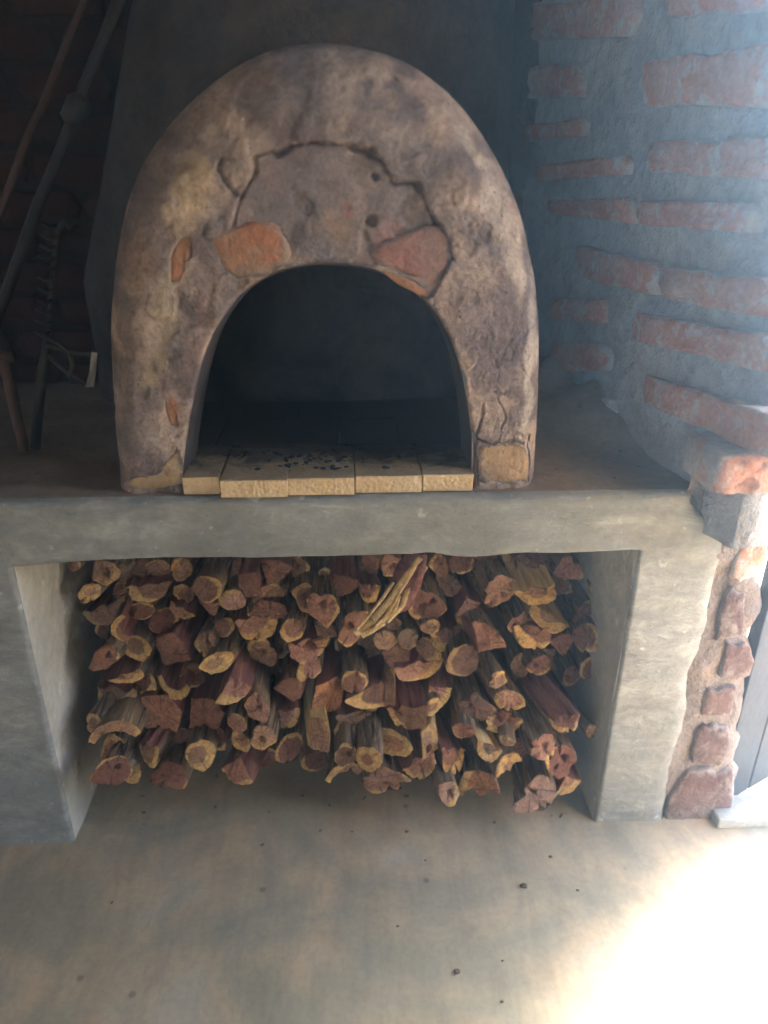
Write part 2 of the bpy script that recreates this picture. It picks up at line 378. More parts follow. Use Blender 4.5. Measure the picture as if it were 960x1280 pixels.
def build_front():
    xs = axis(-1.61, 0.70, 0.013, [OX0, OX1]); zs = axis(0.0, ZT, 0.012, [OZ, ZT])
    V, Fc, idx = [], [], {}
    def vert(i, j):
        if (i, j) in idx: return idx[(i, j)]
        x, z = xs[i], zs[j]
        y = front_disp(x, z)
        dt = ZT - z
        inx = OX0 <= x <= OX1
        dx = 0 if inx else (OX0-x if x < OX0 else x-OX1)
        dz = max(0, z-OZ)
        d = math.hypot(dx, dz)
        rr = 0.008 + 0.004*noise.noise(Vector((x*9, z*9, 4)))
        y += rnd_edge(d, rr) + rnd_edge(dt, 0.015 + 0.005*noise.noise(Vector((x*6, 0, 8))))
        zz = z
        if z > 0.5: zz = z + (zb(x)-OZ)*max(0, 1-abs(z-OZ)/0.1)
        if z < OZ + 1e-4 and not inx:  # nook sides slightly uneven
            pass
        xx = x
        if x > 0.56:
            xx = 0.56 + (x-0.56)*(xr(z)-0.56)/(0.70-0.56)
            y += rnd_edge((0.70-x), 0.03)*0.8
        idx[(i, j)] = len(V); V.append((xx, y, zz)); return idx[(i, j)]
    for i in range(len(xs)-1):
        for j in range(len(zs)-1):
            if OX0-1e-6 <= xs[i] and xs[i+1] <= OX1+1e-6 and zs[j+1] <= OZ+1e-6: continue
            Fc.append((vert(i, j), vert(i+1, j), vert(i+1, j+1), vert(i, j+1)))
    # right flank of the pier, going back behind the plaster edge
    i = len(xs)-1; prev = None
    for j in range(len(zs)):
        a = vert(i, j); b = len(V); x, y, z = V[a]; V.append((x-0.004, 0.05, z))
        if prev: Fc.append((prev[0], prev[1], b, a))
        prev = (a, b)
    return mesh('plastered_front', V, Fc)
link('plastered_front', build_front(), M_FRONT, plinth)
def build_niche():               # the reveals of the niche: left side, underside, right side
    path = [(OX0, z) for z in [OZ*i/40 for i in range(40)]] + [(OX0+(OX1-OX0)*i/90, None) for i in range(91)] + [(OX1, OZ*(1-i/40)) for i in range(1, 41)]
    ys = [0.008, 0.02, 0.035] + [0.05+0.57*i/24 for i in range(25)]
    V, Fc = [], []
    for (x, z) in path:
        zz = zb(x) if z is None else z*(zb(x)/OZ)
        for y in ys:
            n_ = 0.004*fbm(Vector((x*5+9, y*7, zz*6)), 3)*(1 if y > 0.03 else 0)
            V.append((x+(n_ if z is not None else 0), y, zz+(n_ if z is None else 0)))
    m = len(ys)
    for i in range(len(path)-1):
        for j in range(m-1):
            Fc.append((i*m+j, i*m+j+1, (i+1)*m+j+1, (i+1)*m+j))
    b = len(V); V += [(OX0-.01, 0.62, 0), (OX1+.01, 0.62, 0), (OX1+.01, 0.62, OZ+.01), (OX0-.01, 0.62, OZ+.01)]
    Fc.append((b, b+1, b+2, b+3))
    return mesh('niche_lining', V, Fc)
link('niche_lining', build_niche(), M_NICHE, plinth)
def build_top():
    xs = [-1.61+2.25*i/150 for i in range(151)]; ys = [0.0150+0.95*(j/44)**1.3 for j in range(45)]
    V, Fc = [], []
    for x in xs:
        for y in ys:
            z = ZT + 0.004*fbm(Vector((x*5, y*6, 2)), 3)*sstep(0.02, 0.08, y)
            # the rubble fillet swept up against the brick wall on the right
            wx = 0.62 - 0.21*y
            z += 0.10*sstep(0.26, 0.02, wx-x)*sstep(0.12, 0.42, y)*(1+0.5*noise.noise(Vector((x*9, y*9, 0))))*0.9
            V.append((x, y, z))
    m = len(ys)
    for i in range(len(xs)-1):
        for j in range(m-1): Fc.append((i*m+j, (i+1)*m+j, (i+1)*m+j+1, i*m+j+1))
    return mesh('counter_top', V, Fc)
link('counter_top', build_top(), M_TOP, plinth)

# ------------------------------------------------------------------ chimney breast behind the oven
def build_breast():
    V, Fc = [], []
    nz, na = 60, 60
    for i in range(nz+1):
        z = 0.76 + 2.139*i/nz
        t = min(1, (z-0.76)/1.69)
        xl = atY(80, 420, 1.72).x + (atY(158, -40, 1.72).x - atY(80, 420, 1.72).x)*min(1.2, max(0, (z-1.05)/0.68))
        x1 = 0.42 - 0.06*t
        b = 0.36 - 0.10*t
        cx, a = (xl+x1)/2, (x1-xl)/2
        for k in range(na+1):
            th = math.pi*k/na
            ex = 2/2.8
            c_, s_ = math.cos(th), math.sin(th)
            px = cx - a*math.copysign(abs(c_)**ex, c_); py = 2.0 - b*abs(s_)**ex
            d = 0.022*fbm(Vector((px*5, z*5, 3)), 4)
            V.append((px, py-d, z))
    m = na+1
    for i in range(nz):
        for k in range(na): Fc.append((i*m+k, i*m+k+1, (i+1)*m+k+1, (i+1)*m+k))
    return mesh('chimney_breast', V, Fc)
br = link('chimney_breast', build_breast(), M_BREAST); tag(br, 'smoke darkened plaster chimney breast rising behind the domed oven', 'chimney breast')

# ------------------------------------------------------------------ brick walls
def brick_slab(name, quad, outn, thick=0.03, proud=0.006, seed=0, mat=None, parent=None, wob=0.10, n=5, cr=1.0):
    """irregular clay brick: quad = 4 world points (bl, br, tr, tl); outn = wall normal; stands proud of the wall."""
    rn = random.Random(seed)
    bl, br_, tr, tl = quad
    c = (bl+br_+tr+tl)/4
    out = []
    hgt = ((tl-bl).length+(tr-br_).length)/2
    def edge(a, b, k):
        for i in range(k): out.append(a.lerp(b, i/k))
    edge(bl, br_, n+2); edge(br_, tr, 2); edge(tr, tl, n+2); edge(tl, bl, 2)
    L = []
    for i, p in enumerate(out):
        q = p + (c-p).normalized()*hgt*wob*rn.uniform(-0.6, 1.0)
        L.append(q)
    # round the corners
    cor = {0, n+2, n+4, 2*n+6}
    for i in cor: L[i] = L[i] + (c-L[i]).normalized()*hgt*rn.uniform(0.10, 0.24)*cr
    V, Fc = [], []
    m = len(L)
    for q in L: V.append(q - outn*thick)
    for q in L: V.append(q + outn*proud*0.35)
    for q in L: V.append(c + (q-c)*0.93 + outn*proud*(0.9+rn.uniform(-0.2, 0.25)))
    for q in L: V.append(c + (q-c)*0.55 + outn*proud*(1.0+rn.uniform(-0.35, 0.35)))
    V.append(c + outn*proud)
    for r_ in range(3):
        for i in range(m):
            j = (i+1) % m
            Fc.append((r_*m+i, r_*m+j, (r_+1)*m+j, (r_+1)*m+i))
    for i in range(m): Fc.append((3*m+i, 3*m+(i+1) % m, 4*m))
    o_ = c - outn*thick
    me = mesh(name, [v-o_ for v in V], Fc)
    at = me.attributes.new('edge', 'FLOAT', 'POINT'); at.data.foreach_set('value', [1.0]*(2*m)+[0.72]*m+[0.2]*m+[0.0])
    return link(name, me, mat, parent, loc=o_ - (parent.location if parent else Vector((0, 0, 0))))

# right hand wall: a plane leaning back from the bench's right end into the corner
WP = Vector((0.628, 1.165, 0.78)); WD = Vector((-0.21, 0.978, 0)).normalized(); WN = Vector((-WD.y, WD.x, 0)).normalized()
if WN.x > 0: WN = -WN
rwall = thing('brick_wall', 'rough brick wall with thick smeared mortar right of the oven', 'wall', tuple(WP))
def build_rwall():
    V, Fc = [], []
    ns, nz = 70, 110
    S0, S1 = -0.075, 0.92
    for i in range(ns+1):
        for j in range(nz+1):
            s = S0+(S1-S0)*i/ns; z = 0.70 + 2.199*j/nz - 0.78
            p = WD*s + Vector((0, 0, z))
            d = 0.010*fbm(Vector((s*7, z*7, 1)), 4) + 0.004*noise.noise(Vector((s*3, z*42, 4)))
            d += 0.02*sstep(0.05, -0.075, s)*-1
            V.append(tuple(p + WN*d))
    m = nz+1
    for i in range(ns):
        for j in range(nz): Fc.append((i*m+j, (i+1)*m+j, (i+1)*m+j+1, i*m+j+1))
    # front end and outer face (thickness of the wall)
    prev = None
    for j in range(nz+1):
        a = j; p = Vector(V[a]); b = len(V)
        q = p - WN*0.11 + Vector((0, 0.02*noise.noise(Vector((0, 0, j*0.3))), 0)); V.append(tuple(q)); V.append(tuple(q + WD*1.0))
        if prev is not None: Fc += [(prev[0], a, b, prev[1]), (prev[1], b, b+1, prev[1]+1)]
        prev = (a, b)
    return mesh('mortar', V, Fc)
link('mortar', build_rwall(), M_MORTAR, rwall)
RB = [  # left x, left top y, left bottom y, right x, right top y, right bottom y  (where each brick shows)
 (620, 8, 55, 800, -8, 46), (655, 84, 124, 735, 80, 122), (661, 156, 178, 738, 147, 170), (674, 207, 228, 792, 193, 218),
 (690, 250, 268, 800, 246, 280), (800, 250, 282, 952, 252, 292), (838, -20, 24, 975, -40, 14), (804, 78, 136, 985, 48, 134), (814, 176, 216, 990, 170, 226),
 (724, 304, 345, 830, 330, 372), (830, 332, 372, 985, 350, 402), (690, 372, 402, 764, 374, 404), (794, 388, 426, 985, 422, 470),
 (690, 426, 462, 768, 430, 466), (808, 466, 500, 985, 520, 580),
  (700, 482, 515, 775, 500, 532),
 (640, -60, -30, 790, -80, -34), (810, -110, -50, 980, -150, -70)]
for i, (xl, lt, lb, xr_, rt_, rb) in enumerate(RB):
    if xr_-xl < 5: continue
    q = [atP(xl, lb, WP, WN), atP(xr_, rb, WP, WN), atP(xr_, rt_, WP, WN), atP(xl, lt, WP, WN)]
    brick_slab('brick', q, WN, 0.05, 0.018, 100+i, M_BRICK, rwall, 0.12)
# stub of broken brickwork at the end of the wall, over and beside the bench
yE = 1.10
def jb(pts, Y, th, mat, seed, name='brick', par=None, proud=0.012):
    P = [atY(x, y, Y) for x, y in pts]
    return brick_slab(name, P, Vector((0, -1, 0)), th, proud, seed, mat, par, 0.06, 6, 0.5)
jb([(880, 616), (985, 612), (985, 560), (892, 566)], 1.075, 0.10, M_BRICK, 301, par=rwall, proud=0.016)
jamb = thing('brick_pier', 'ragged brick pier end beside the bench and doorway', 'pier', (0.73, 1.17, 0.0))
def build_jamb():
    V, Fc = [], []
    nx, nz = 14, 70
    for j in range(nz+1):
        z = 0.86*j/nz
        xl = 0.60; xrr = 0.852 - 0.112*min(z, 0.62) + 0.03*sstep(0.6, 0.85, z) + 0.012*noise.noise(Vector((z*14, 3, 3)))
        for i in range(nx+1):
            x = xl + (xrr-xl)*i/nx
            y = 1.172 + 0.014*fbm(Vector((x*16, z*16, 3)), 4) + rnd_edge((xrr-x)*1.0, 0.02)
            V.append((x-0.73, y-1.17, z))
        V.append((xrr-0.73, 0.9, z))
    m = nx+2
    for j in range(nz):
        for i in range(m-1): Fc.append((j*m+i, j*m+i+1, (j+1)*m+i+1, (j+1)*m+i))
    return mesh('mortar', V, Fc)
link('mortar', build_jamb(), M_MORTAR_J, jamb)
JB = [([(908, 726), (948, 722), (962, 670), (924, 674)], M_BRICK), ([(888, 800), (930, 797), (938, 738), (904, 735)], M_JAMB),
      ([(898, 848), (938, 846), (944, 806), (904, 802)], M_JAMB), ([(872, 893), (916, 892), (922, 858), (880, 862)], M_JAMB), ([(858, 954), (908, 957), (916, 908), (870, 905)], M_JAMB),
      ([(828, 1031), (913, 1032), (923, 960), (850, 964)], M_JAMB)]
for i, (pts, m_) in enumerate(JB):
    P = [atY(x, y, 1.166) for x, y in pts]
    brick_slab('brick', P, Vector((0, -1, 0)), 0.06, 0.005, 330+i, m_, jamb, 0.09, 7, 0.6)
# rear wall of the corner, very dark brick, in stretcher bond
bwall = thing('brick_wall', 'blackish red brick wall in the corner left of the oven', 'wall', (-0.9, 1.96, 0.0))
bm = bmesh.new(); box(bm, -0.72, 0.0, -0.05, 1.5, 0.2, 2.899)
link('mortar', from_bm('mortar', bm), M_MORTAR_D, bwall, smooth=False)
base_b = []
for s in range(5):
    q = [Vector((-0.105, 0, 0)), Vector((0.105, 0, 0)), Vector((0.105, 0, 0.066)), Vector((-0.105, 0, 0.066))]
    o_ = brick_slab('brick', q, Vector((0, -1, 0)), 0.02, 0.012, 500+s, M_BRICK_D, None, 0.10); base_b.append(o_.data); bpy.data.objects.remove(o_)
rr = random.Random(3)
for c in range(20):
    for i in range(5):
        x = -1.52 + 0.226*i + (0.113 if c % 2 else 0); z = 0.80 + 0.082*c
        if x > -0.40: continue
        o_ = bpy.data.objects.new('brick', base_b[rr.randrange(5)]); COL.objects.link(o_); o_.parent = bwall
        o_.location = (x+0.9+rr.uniform(-.008, .008), 0.012, z+rr.uniform(-.005, .005)); o_.rotation_euler = (0, rr.uniform(-.03, .03), 0)

# ------------------------------------------------------------------ the oven
YO = 1.188
OUT = [(150, 612), (146, 570), (140, 510), (135, 440), (136, 380), (142, 320), (152, 268), (170, 215), (195, 172), (228, 132), (268, 98), (310, 72), (355, 56), (400, 51), (448, 56), (495, 70), (535, 92), (575, 128), (608, 172), (634, 218), (654, 268), (667, 325), (675, 385), (677, 440), (675, 500), (672, 560), (668, 612)]
MOU = [(227, 622), (229, 580), (236, 530), (246, 478), (258, 436), (274, 404), (296, 375), (322, 352), (352, 338), (385, 331), (420, 330), (455, 334), (488, 345), (516, 362), (540, 386), (560, 418), (574, 455), (583, 495), (589, 540), (592, 580), (594, 622)]
def resample(px, n, Y):
    P = [atY(x, y, Y) for x, y in px]; P = [Vector((p.x, p.z)) for p in P]
    # Catmull-Rom then arclength
    D = []
    for i in range(len(P)-1):
        p0, p1, p2, p3 = P[max(0, i-1)], P[i], P[i+1], P[min(len(P)-1, i+2)]
        for k in range(12):
            t = k/12
            D.append(0.5*((2*p1)+(p2-p0)*t+(2*p0-5*p1+4*p2-p3)*t*t+(3*p1-p0-3*p2+p3)*t**3))
    D.append(P[-1])
    L = [0]
    for a, b in zip(D, D[1:]): L.append(L[-1]+(b-a).length)
    res, j = [], 0
    for k in range(n+1):
        s = L[-1]*k/n
        while j < len(L)-2 and L[j+1] < s: j += 1
        t = (s-L[j])/max(1e-9, L[j+1]-L[j]); res.append(D[j].lerp(D[j+1], t))
    return res
NS = 430
OP, MP = resample(OUT, NS, YO+0.05), resample(MOU, NS, YO)
def pxz(x, y, Y=YO):
    p = atY(x, y, Y); return Vector((p.x, p.z))
CRACKS = [  # polylines of the cracks: points, half width m, depth m
 ([(318, 214), (316, 200), (330, 193), (345, 192), (362, 184), (390, 177), (415, 178), (440, 184), (463, 190), (476, 203), (486, 218), (494, 230), (508, 229), (522, 230), (531, 245), (536, 262), (544, 276), (552, 285), (560, 302), (566, 325)], 0.0026, 0.010),
 ([(318, 214), (308, 232), (300, 246), (292, 240), (280, 226), (272, 210), (276, 198)], 0.0024, 0.007),
 ([(300, 246), (294, 262), (290, 280)], 0.002, 0.005),
 ([(596, 548), (612, 556), (640, 552), (660, 556)], 0.002, 0.007), ([(604, 505), (600, 530), (594, 548)], 0.002, 0.005),
 ([(632, 520), (626, 540), (622, 552)], 0.0014, 0.004), ([(640, 425), (628, 450), (620, 480), (626, 505), (632, 520)], 0.0012, 0.003),
 ([(660, 556), (664, 580), (663, 608)], 0.0022, 0.007), ([(594, 548), (596, 575), (598, 606)], 0.002, 0.006),
 ([(455, 70), (490, 90), (520, 112), (552, 140)], 0.0016, 0.002), ([(222, 560), (226, 585), (225, 606)], 0.002, 0.006)]
CR = []
for pts, hw, dp in CRACKS:
    q = [pxz(*p) for p in pts]
    CR.append((q, hw, dp, min(p.x for p in q)-.02, max(p.x for p in q)+.02, min(p.y for p in q)-.02, max(p.y for p in q)+.02))
HOLES = [(pxz(464, 190), 0.0085, 0.016), (pxz(546, 284), 0.008, 0.014), (pxz(524, 231), 0.0055, 0.01)]
def crack_depth(p):
    d = 0.0
    jit = Vector((noise.noise(Vector((p.x*60, p.y*60, 0))), noise.noise(Vector((p.x*60, p.y*60, 7)))))*0.0035
    q = p + jit
    for pts, hw, dp, xa, xb, za, zb_ in CR:
        if not (xa < q.x < xb and za < q.y < zb_): continue
        m = 9
        for a, b in zip(pts, pts[1:]):
            ab = b-a; t = max(0, min(1, (q-a).dot(ab)/ab.length_squared)); m = min(m, (a+ab*t-q).length)
        w_ = hw*0.8*(0.75+1.8*noise.noise(Vector((p.x*30, p.y*30, 3)))+0.3)
        d = max(d, dp*(1-sstep(w_*0.5, w_*1.5, m)))
    for c, r_, dp in HOLES:
        d = max(d, dp*(1-sstep(r_*0.6, r_, (q-c).length)))
    return d
def poly_in(p, poly):
    c = False
    j = len(poly)-1
    for i in range(len(poly)):
        a, b = poly[i], poly[j]
        if (a.y > p.y) != (b.y > p.y) and p.x < (b.x-a.x)*(p.y-a.y)/(b.y-a.y)+a.x: c = not c
        j = i
    return c
PATCH = [pxz(*p) for p in [(318, 214), (316, 200), (345, 192), (390, 177), (440, 184), (463, 190), (486, 218), (522, 230), (536, 262), (552, 285), (566, 325), (540, 372), (500, 345), (420, 325), (340, 335), (290, 345), (285, 290), (300, 246)]]
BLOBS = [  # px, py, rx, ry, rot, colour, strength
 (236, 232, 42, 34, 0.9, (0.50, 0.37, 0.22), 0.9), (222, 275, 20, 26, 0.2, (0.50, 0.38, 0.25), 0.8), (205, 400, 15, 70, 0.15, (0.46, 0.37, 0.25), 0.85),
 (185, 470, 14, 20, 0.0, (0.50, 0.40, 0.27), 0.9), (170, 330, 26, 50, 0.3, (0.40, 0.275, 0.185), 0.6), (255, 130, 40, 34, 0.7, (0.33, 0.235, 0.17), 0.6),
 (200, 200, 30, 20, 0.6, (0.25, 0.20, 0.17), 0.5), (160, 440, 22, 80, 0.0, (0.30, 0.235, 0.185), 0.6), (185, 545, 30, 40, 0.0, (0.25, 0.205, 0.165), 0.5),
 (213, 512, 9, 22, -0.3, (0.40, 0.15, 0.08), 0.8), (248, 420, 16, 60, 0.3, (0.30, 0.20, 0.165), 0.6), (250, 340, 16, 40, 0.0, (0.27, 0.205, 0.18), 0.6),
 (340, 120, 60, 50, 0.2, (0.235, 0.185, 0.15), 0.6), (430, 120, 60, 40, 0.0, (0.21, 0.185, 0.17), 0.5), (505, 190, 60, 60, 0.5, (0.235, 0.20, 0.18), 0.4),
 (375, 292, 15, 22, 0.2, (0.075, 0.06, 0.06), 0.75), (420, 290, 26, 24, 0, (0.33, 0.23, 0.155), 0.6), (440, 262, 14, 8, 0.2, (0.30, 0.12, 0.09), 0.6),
 (520, 108, 30, 12, 0.55, (0.40, 0.30, 0.23), 0.7), (548, 140, 34, 14, 0.85, (0.46, 0.35, 0.25), 0.8), (598, 190, 40, 14, 1.0, (0.52, 0.44, 0.34), 0.75),  # pale right rim, this row and next: light on the shoulder painted in
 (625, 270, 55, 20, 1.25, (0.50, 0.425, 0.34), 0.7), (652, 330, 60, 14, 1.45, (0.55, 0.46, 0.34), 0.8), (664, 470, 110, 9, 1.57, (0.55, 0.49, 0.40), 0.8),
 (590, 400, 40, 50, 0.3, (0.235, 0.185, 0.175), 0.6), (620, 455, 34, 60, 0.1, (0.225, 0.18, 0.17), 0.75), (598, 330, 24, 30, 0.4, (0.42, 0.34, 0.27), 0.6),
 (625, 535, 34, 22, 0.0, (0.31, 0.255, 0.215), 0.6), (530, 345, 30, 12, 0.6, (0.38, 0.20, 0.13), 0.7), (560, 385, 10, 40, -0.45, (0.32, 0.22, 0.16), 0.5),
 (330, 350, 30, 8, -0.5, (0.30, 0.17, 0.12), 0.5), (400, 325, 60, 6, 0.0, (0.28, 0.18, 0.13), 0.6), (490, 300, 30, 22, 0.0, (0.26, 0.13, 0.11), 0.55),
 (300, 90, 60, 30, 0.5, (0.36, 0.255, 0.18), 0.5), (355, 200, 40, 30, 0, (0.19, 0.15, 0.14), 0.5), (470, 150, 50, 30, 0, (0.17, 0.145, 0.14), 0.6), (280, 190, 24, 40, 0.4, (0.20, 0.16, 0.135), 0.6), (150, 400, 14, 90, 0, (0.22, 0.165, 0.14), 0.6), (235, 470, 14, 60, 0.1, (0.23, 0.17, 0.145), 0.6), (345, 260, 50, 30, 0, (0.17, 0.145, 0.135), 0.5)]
BL = []
for (x, y, rx, ry, rot, c, s) in BLOBS:
    ctr = pxz(x, y); k = (pxz(x+1, y)-ctr).length; k2 = (pxz(x, y-1)-ctr).length
    BL.append((ctr, rx*k, ry*k2, -rot, c, s))
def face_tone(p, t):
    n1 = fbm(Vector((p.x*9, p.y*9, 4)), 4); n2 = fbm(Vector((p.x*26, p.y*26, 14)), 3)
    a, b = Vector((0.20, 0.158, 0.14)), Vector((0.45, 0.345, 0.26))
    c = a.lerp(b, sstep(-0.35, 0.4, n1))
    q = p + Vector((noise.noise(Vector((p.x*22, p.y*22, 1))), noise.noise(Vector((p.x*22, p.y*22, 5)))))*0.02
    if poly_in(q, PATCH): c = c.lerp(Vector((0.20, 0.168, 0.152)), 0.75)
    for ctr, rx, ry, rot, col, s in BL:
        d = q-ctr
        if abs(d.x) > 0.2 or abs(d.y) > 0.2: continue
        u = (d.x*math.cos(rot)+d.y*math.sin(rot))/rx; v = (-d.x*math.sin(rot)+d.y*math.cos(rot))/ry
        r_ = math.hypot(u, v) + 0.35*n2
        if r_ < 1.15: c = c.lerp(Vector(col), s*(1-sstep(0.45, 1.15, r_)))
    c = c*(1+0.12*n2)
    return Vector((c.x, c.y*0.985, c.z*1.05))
LUMPS = [  # bricks laid bare where the plaster has come off
 ([(264, 300), (280, 290), (300, 284), (322, 279), (345, 283), (358, 300), (360, 318), (348, 334), (325, 344), (300, 348), (284, 340), (272, 322)], M_BRICK_O, 1, 'orange brick bared over the mouth'),
 ([(222, 297), (236, 295), (238, 312), (231, 338), (224, 352), (212, 354), (212, 332), (217, 310)], M_BRICK_O, 2, 'narrow orange brick end bared in the left side'),
 ([(468, 318), (482, 304), (505, 296), (530, 287), (550, 285), (562, 302), (563, 328), (548, 342), (524, 346), (498, 336), (478, 330)], M_BRICK_P, 3, 'dusky pink brick bared right of the crown'),
 ([(600, 560), (628, 557), (656, 559), (660, 580), (659, 602), (630, 604), (601, 603)], M_BRICK_Y, 4, 'pitted buff brick at the right foot'),
 ([(162, 600), (190, 597), (205, 588), (212, 572), (222, 564), (225, 588), (223, 609), (192, 612), (163, 611)], M_BRICK_Y, 5, 'pitted buff brick at the left foot'),
 ([(204, 500), (212, 502), (219, 516), (221, 534), (213, 532), (207, 516)], M_BRICK_O, 6, None),
 ([(478, 338), (500, 344), (520, 354), (538, 370), (532, 374), (512, 362), (492, 351)], M_BRICK_O, 7, None),
]
LPOLY = [[pxz(*p) for p in l[0]] for l in LUMPS]
oven = thing('clay_oven', 'domed clay bread oven with cracked plaster face and arched mouth', 'oven', (-0.03, YO, ZT))
def build_face():
    V, Fc, C, RO = [], [], [], []
    NT_ = 120
    dome = [0.0, 0.03, 0.07, 0.12, 0.2, 0.3, 0.42, 0.52]
    for i in range(NS+1):
        m_, o_ = MP[i], OP[i]
        dirv = (o_-m_)
        for j in range(NT_+1):
            t = j/NT_
            p = m_ + dirv*t
            rim = max(0.0, (t-0.60)/0.40)
            y = 0.085*(1-math.sqrt(max(0, 1-min(1, rim*0.985)**2.0)))
            y += 0.014*sstep(0.6, 0.0, t)*0.0
            y += rnd_edge(t*dirv.length, 0.008)
            inp = poly_in(p, PATCH)
            rg = 0.45 if inp else 1.0
            fl_ = sstep(-0.02, 0.05, fbm(Vector((p.x*10+3, p.y*10, 31)), 5)) if not inp else sstep(0.2, 0.25, fbm(Vector((p.x*12, p.y*12, 37)), 4))
            y += 0.0028*fl_
            if p.x > 0.1 and 0.85 < p.y < 1.12: rg = 1.35
            y += 0.0055*fbm(Vector((p.x*7, p.y*7, 9)), 3) + 0.0022*rg*fbm(Vector((p.x*34, p.y*34, 2)), 4) + (0.007 if inp else 0)
            pj = p + Vector((noise.noise(Vector((p.x*45, p.y*45, 21))), noise.noise(Vector((p.x*45, p.y*45, 27)))))*0.006
            for lp in LPOLY:
                if abs(lp[0].x-p.x) < .2 and abs(lp[0].y-p.y) < .12 and poly_in(pj, lp): y += 0.012
            cd_ = crack_depth(p)
            y += cd_
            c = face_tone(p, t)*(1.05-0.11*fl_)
            if cd_ > 0: c = c.lerp(Vector((0.15, 0.07, 0.05)), min(1, cd_/0.009)*0.4)
            V.append((p.x, y, p.y)); C.append((*c, 1)); RO.append(rg)
        for k, dy in enumerate(dome[1:]):
            ctr = Vector((-0.03, 0.95)); s = 1.0 - 0.10*(dy/0.52)**2
            p = ctr + (o_-ctr)*s; p.y = max(p.y, ZT-0.01) if o_.y < ZT+0.03 else p.y
            n_ = 0.006*fbm(Vector((p.x*8, p.y*8, dy*8)), 3)
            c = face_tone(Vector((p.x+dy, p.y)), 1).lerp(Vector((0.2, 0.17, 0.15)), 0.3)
            V.append((p.x*(1+n_), 0.070+dy, p.y*(1+n_*0.3))); C.append((*c, 1)); RO.append(1.0)
    m = NT_+1+len(dome)-1
    for i in range(NS):
        for j in range(m-1): Fc.append((i*m+j, (i+1)*m+j, (i+1)*m+j+1, i*m+j+1))
    V = [(x+0.03, y, z-ZT) for x, y, z in V]
    me = mesh('plaster_shell', V, Fc)
    at = me.color_attributes.new('tone', 'FLOAT_COLOR', 'POINT'); at.data.foreach_set('color', [q for c in C for q in c])
    a2 = me.attributes.new('rough', 'FLOAT', 'POINT'); a2.data.foreach_set('value', RO)
    return me
link('plaster_shell', build_face(), M_OVEN, oven)
def build_throat():              # the steel lined reveal of the mouth, then the sooted chamber behind it
    V, Fc = [], []
    step = 6
    ids = list(range(0, NS+1, step))
    for i in ids:
        p = MP[i]
        for dy, s in ((0.006, 1.0), (0.012, 0.992), (0.06, 0.988), (0.125, 0.985)):
            V.append(((p.x+0.03)*s, dy, (p.y-ZT)*s))
    m = 4
    for a in range(len(ids)-1):
        for j in range(m-1): Fc.append((a*m+j, a*m+j+1, (a+1)*m+j+1, (a+1)*m+j))
    lin = mesh('mouth_liner', V, Fc)
    V, Fc = [], []
    prof = [(0.125, 0.985), (0.126, 1.18), (0.22, 1.32), (0.36, 1.36), (0.5, 1.22), (0.6, 0.9), (0.64, 0.0)]
    for i in ids:
        p = MP[i]
        for dy, s in prof: V.append(((p.x+0.03)*s, dy, max(0.0, (p.y-ZT))*(1+(s-1)*0.6) if s > 0.9 else (p.y-ZT)*s))
    m = len(prof)
    for a in range(len(ids)-1):
        for j in range(m-1): Fc.append((a*m+j, a*m+j+1, (a+1)*m+j+1, (a+1)*m+j))
    return lin, mesh('baking_chamber', V, Fc)
lin, cham = build_throat()
link('mouth_liner', lin, M_LINER, oven); link('baking_chamber', cham, M_SOOT, oven)
# thin loose strip of bright sheet edge on the right of the mouth
bm = bmesh.new()
tube(bm, [Vector((0.249+0.0, -0.003, 0.035)), Vector((0.2475, -0.004, 0.07)), Vector((0.246, -0.003, 0.105))], 0.0018, 6)
link('liner_edge', from_bm('liner_edge', bm), M_STEEL, oven)
# exposed bricks in the render
def lump(pts, mat, seed, label=None, Y=YO, proud=-0.0045):
    rn = random.Random(seed)
    P = [pxz(*p) for p in pts]
    D = []
    for i in range(len(P)):
        a, b = P[i], P[(i+1) % len(P)]
        for k in range(3): D.append(a.lerp(b, k/3)+Vector((rn.uniform(-1, 1), rn.uniform(-1, 1)))*0.0018)
    n_ = len(D); D = [(D[i-1]+D[i]*2+D[(i+1) % n_])/4 for i in range(n_)]
    c = sum(D, Vector((0, 0)))/n_
    V, Fc = [], []
    for s, y in ((1.14, 0.014), (1.10, 0.007), (0.9, 0.005), (0.5, -proud)):
        for d in D:
            q = c+(d-c)*s; V.append((q.x+0.03, y+0.0055*fbm(Vector((q.x*7, q.y*7, 9)), 3)+0.0025*fbm(Vector((q.x*40, q.y*40, seed)), 3), q.y-ZT))
    V.append((c.x+0.03, -proud+0.0055*fbm(Vector((c.x*7, c.y*7, 9)), 3), c.y-ZT))
    for r_ in range(3):
        for i in range(n_): Fc.append((r_*n_+i, (r_*n_+(i+1) % n_), (r_+1)*n_+(i+1) % n_, (r_+1)*n_+i))
    for i in range(n_): Fc.append((3*n_+i, 3*n_+(i+1) % n_, 4*n_))
    me = mesh('brick', V, Fc); at = me.attributes.new('edge', 'FLOAT', 'POINT'); at.data.foreach_set('value', [1.0]*(2*n_)+[0.75]*n_+[0.2]*n_+[0.0])
    o_ = link('brick', me, mat, oven)
    if label: o_['label'] = label
for l in LUMPS: lump(*l)
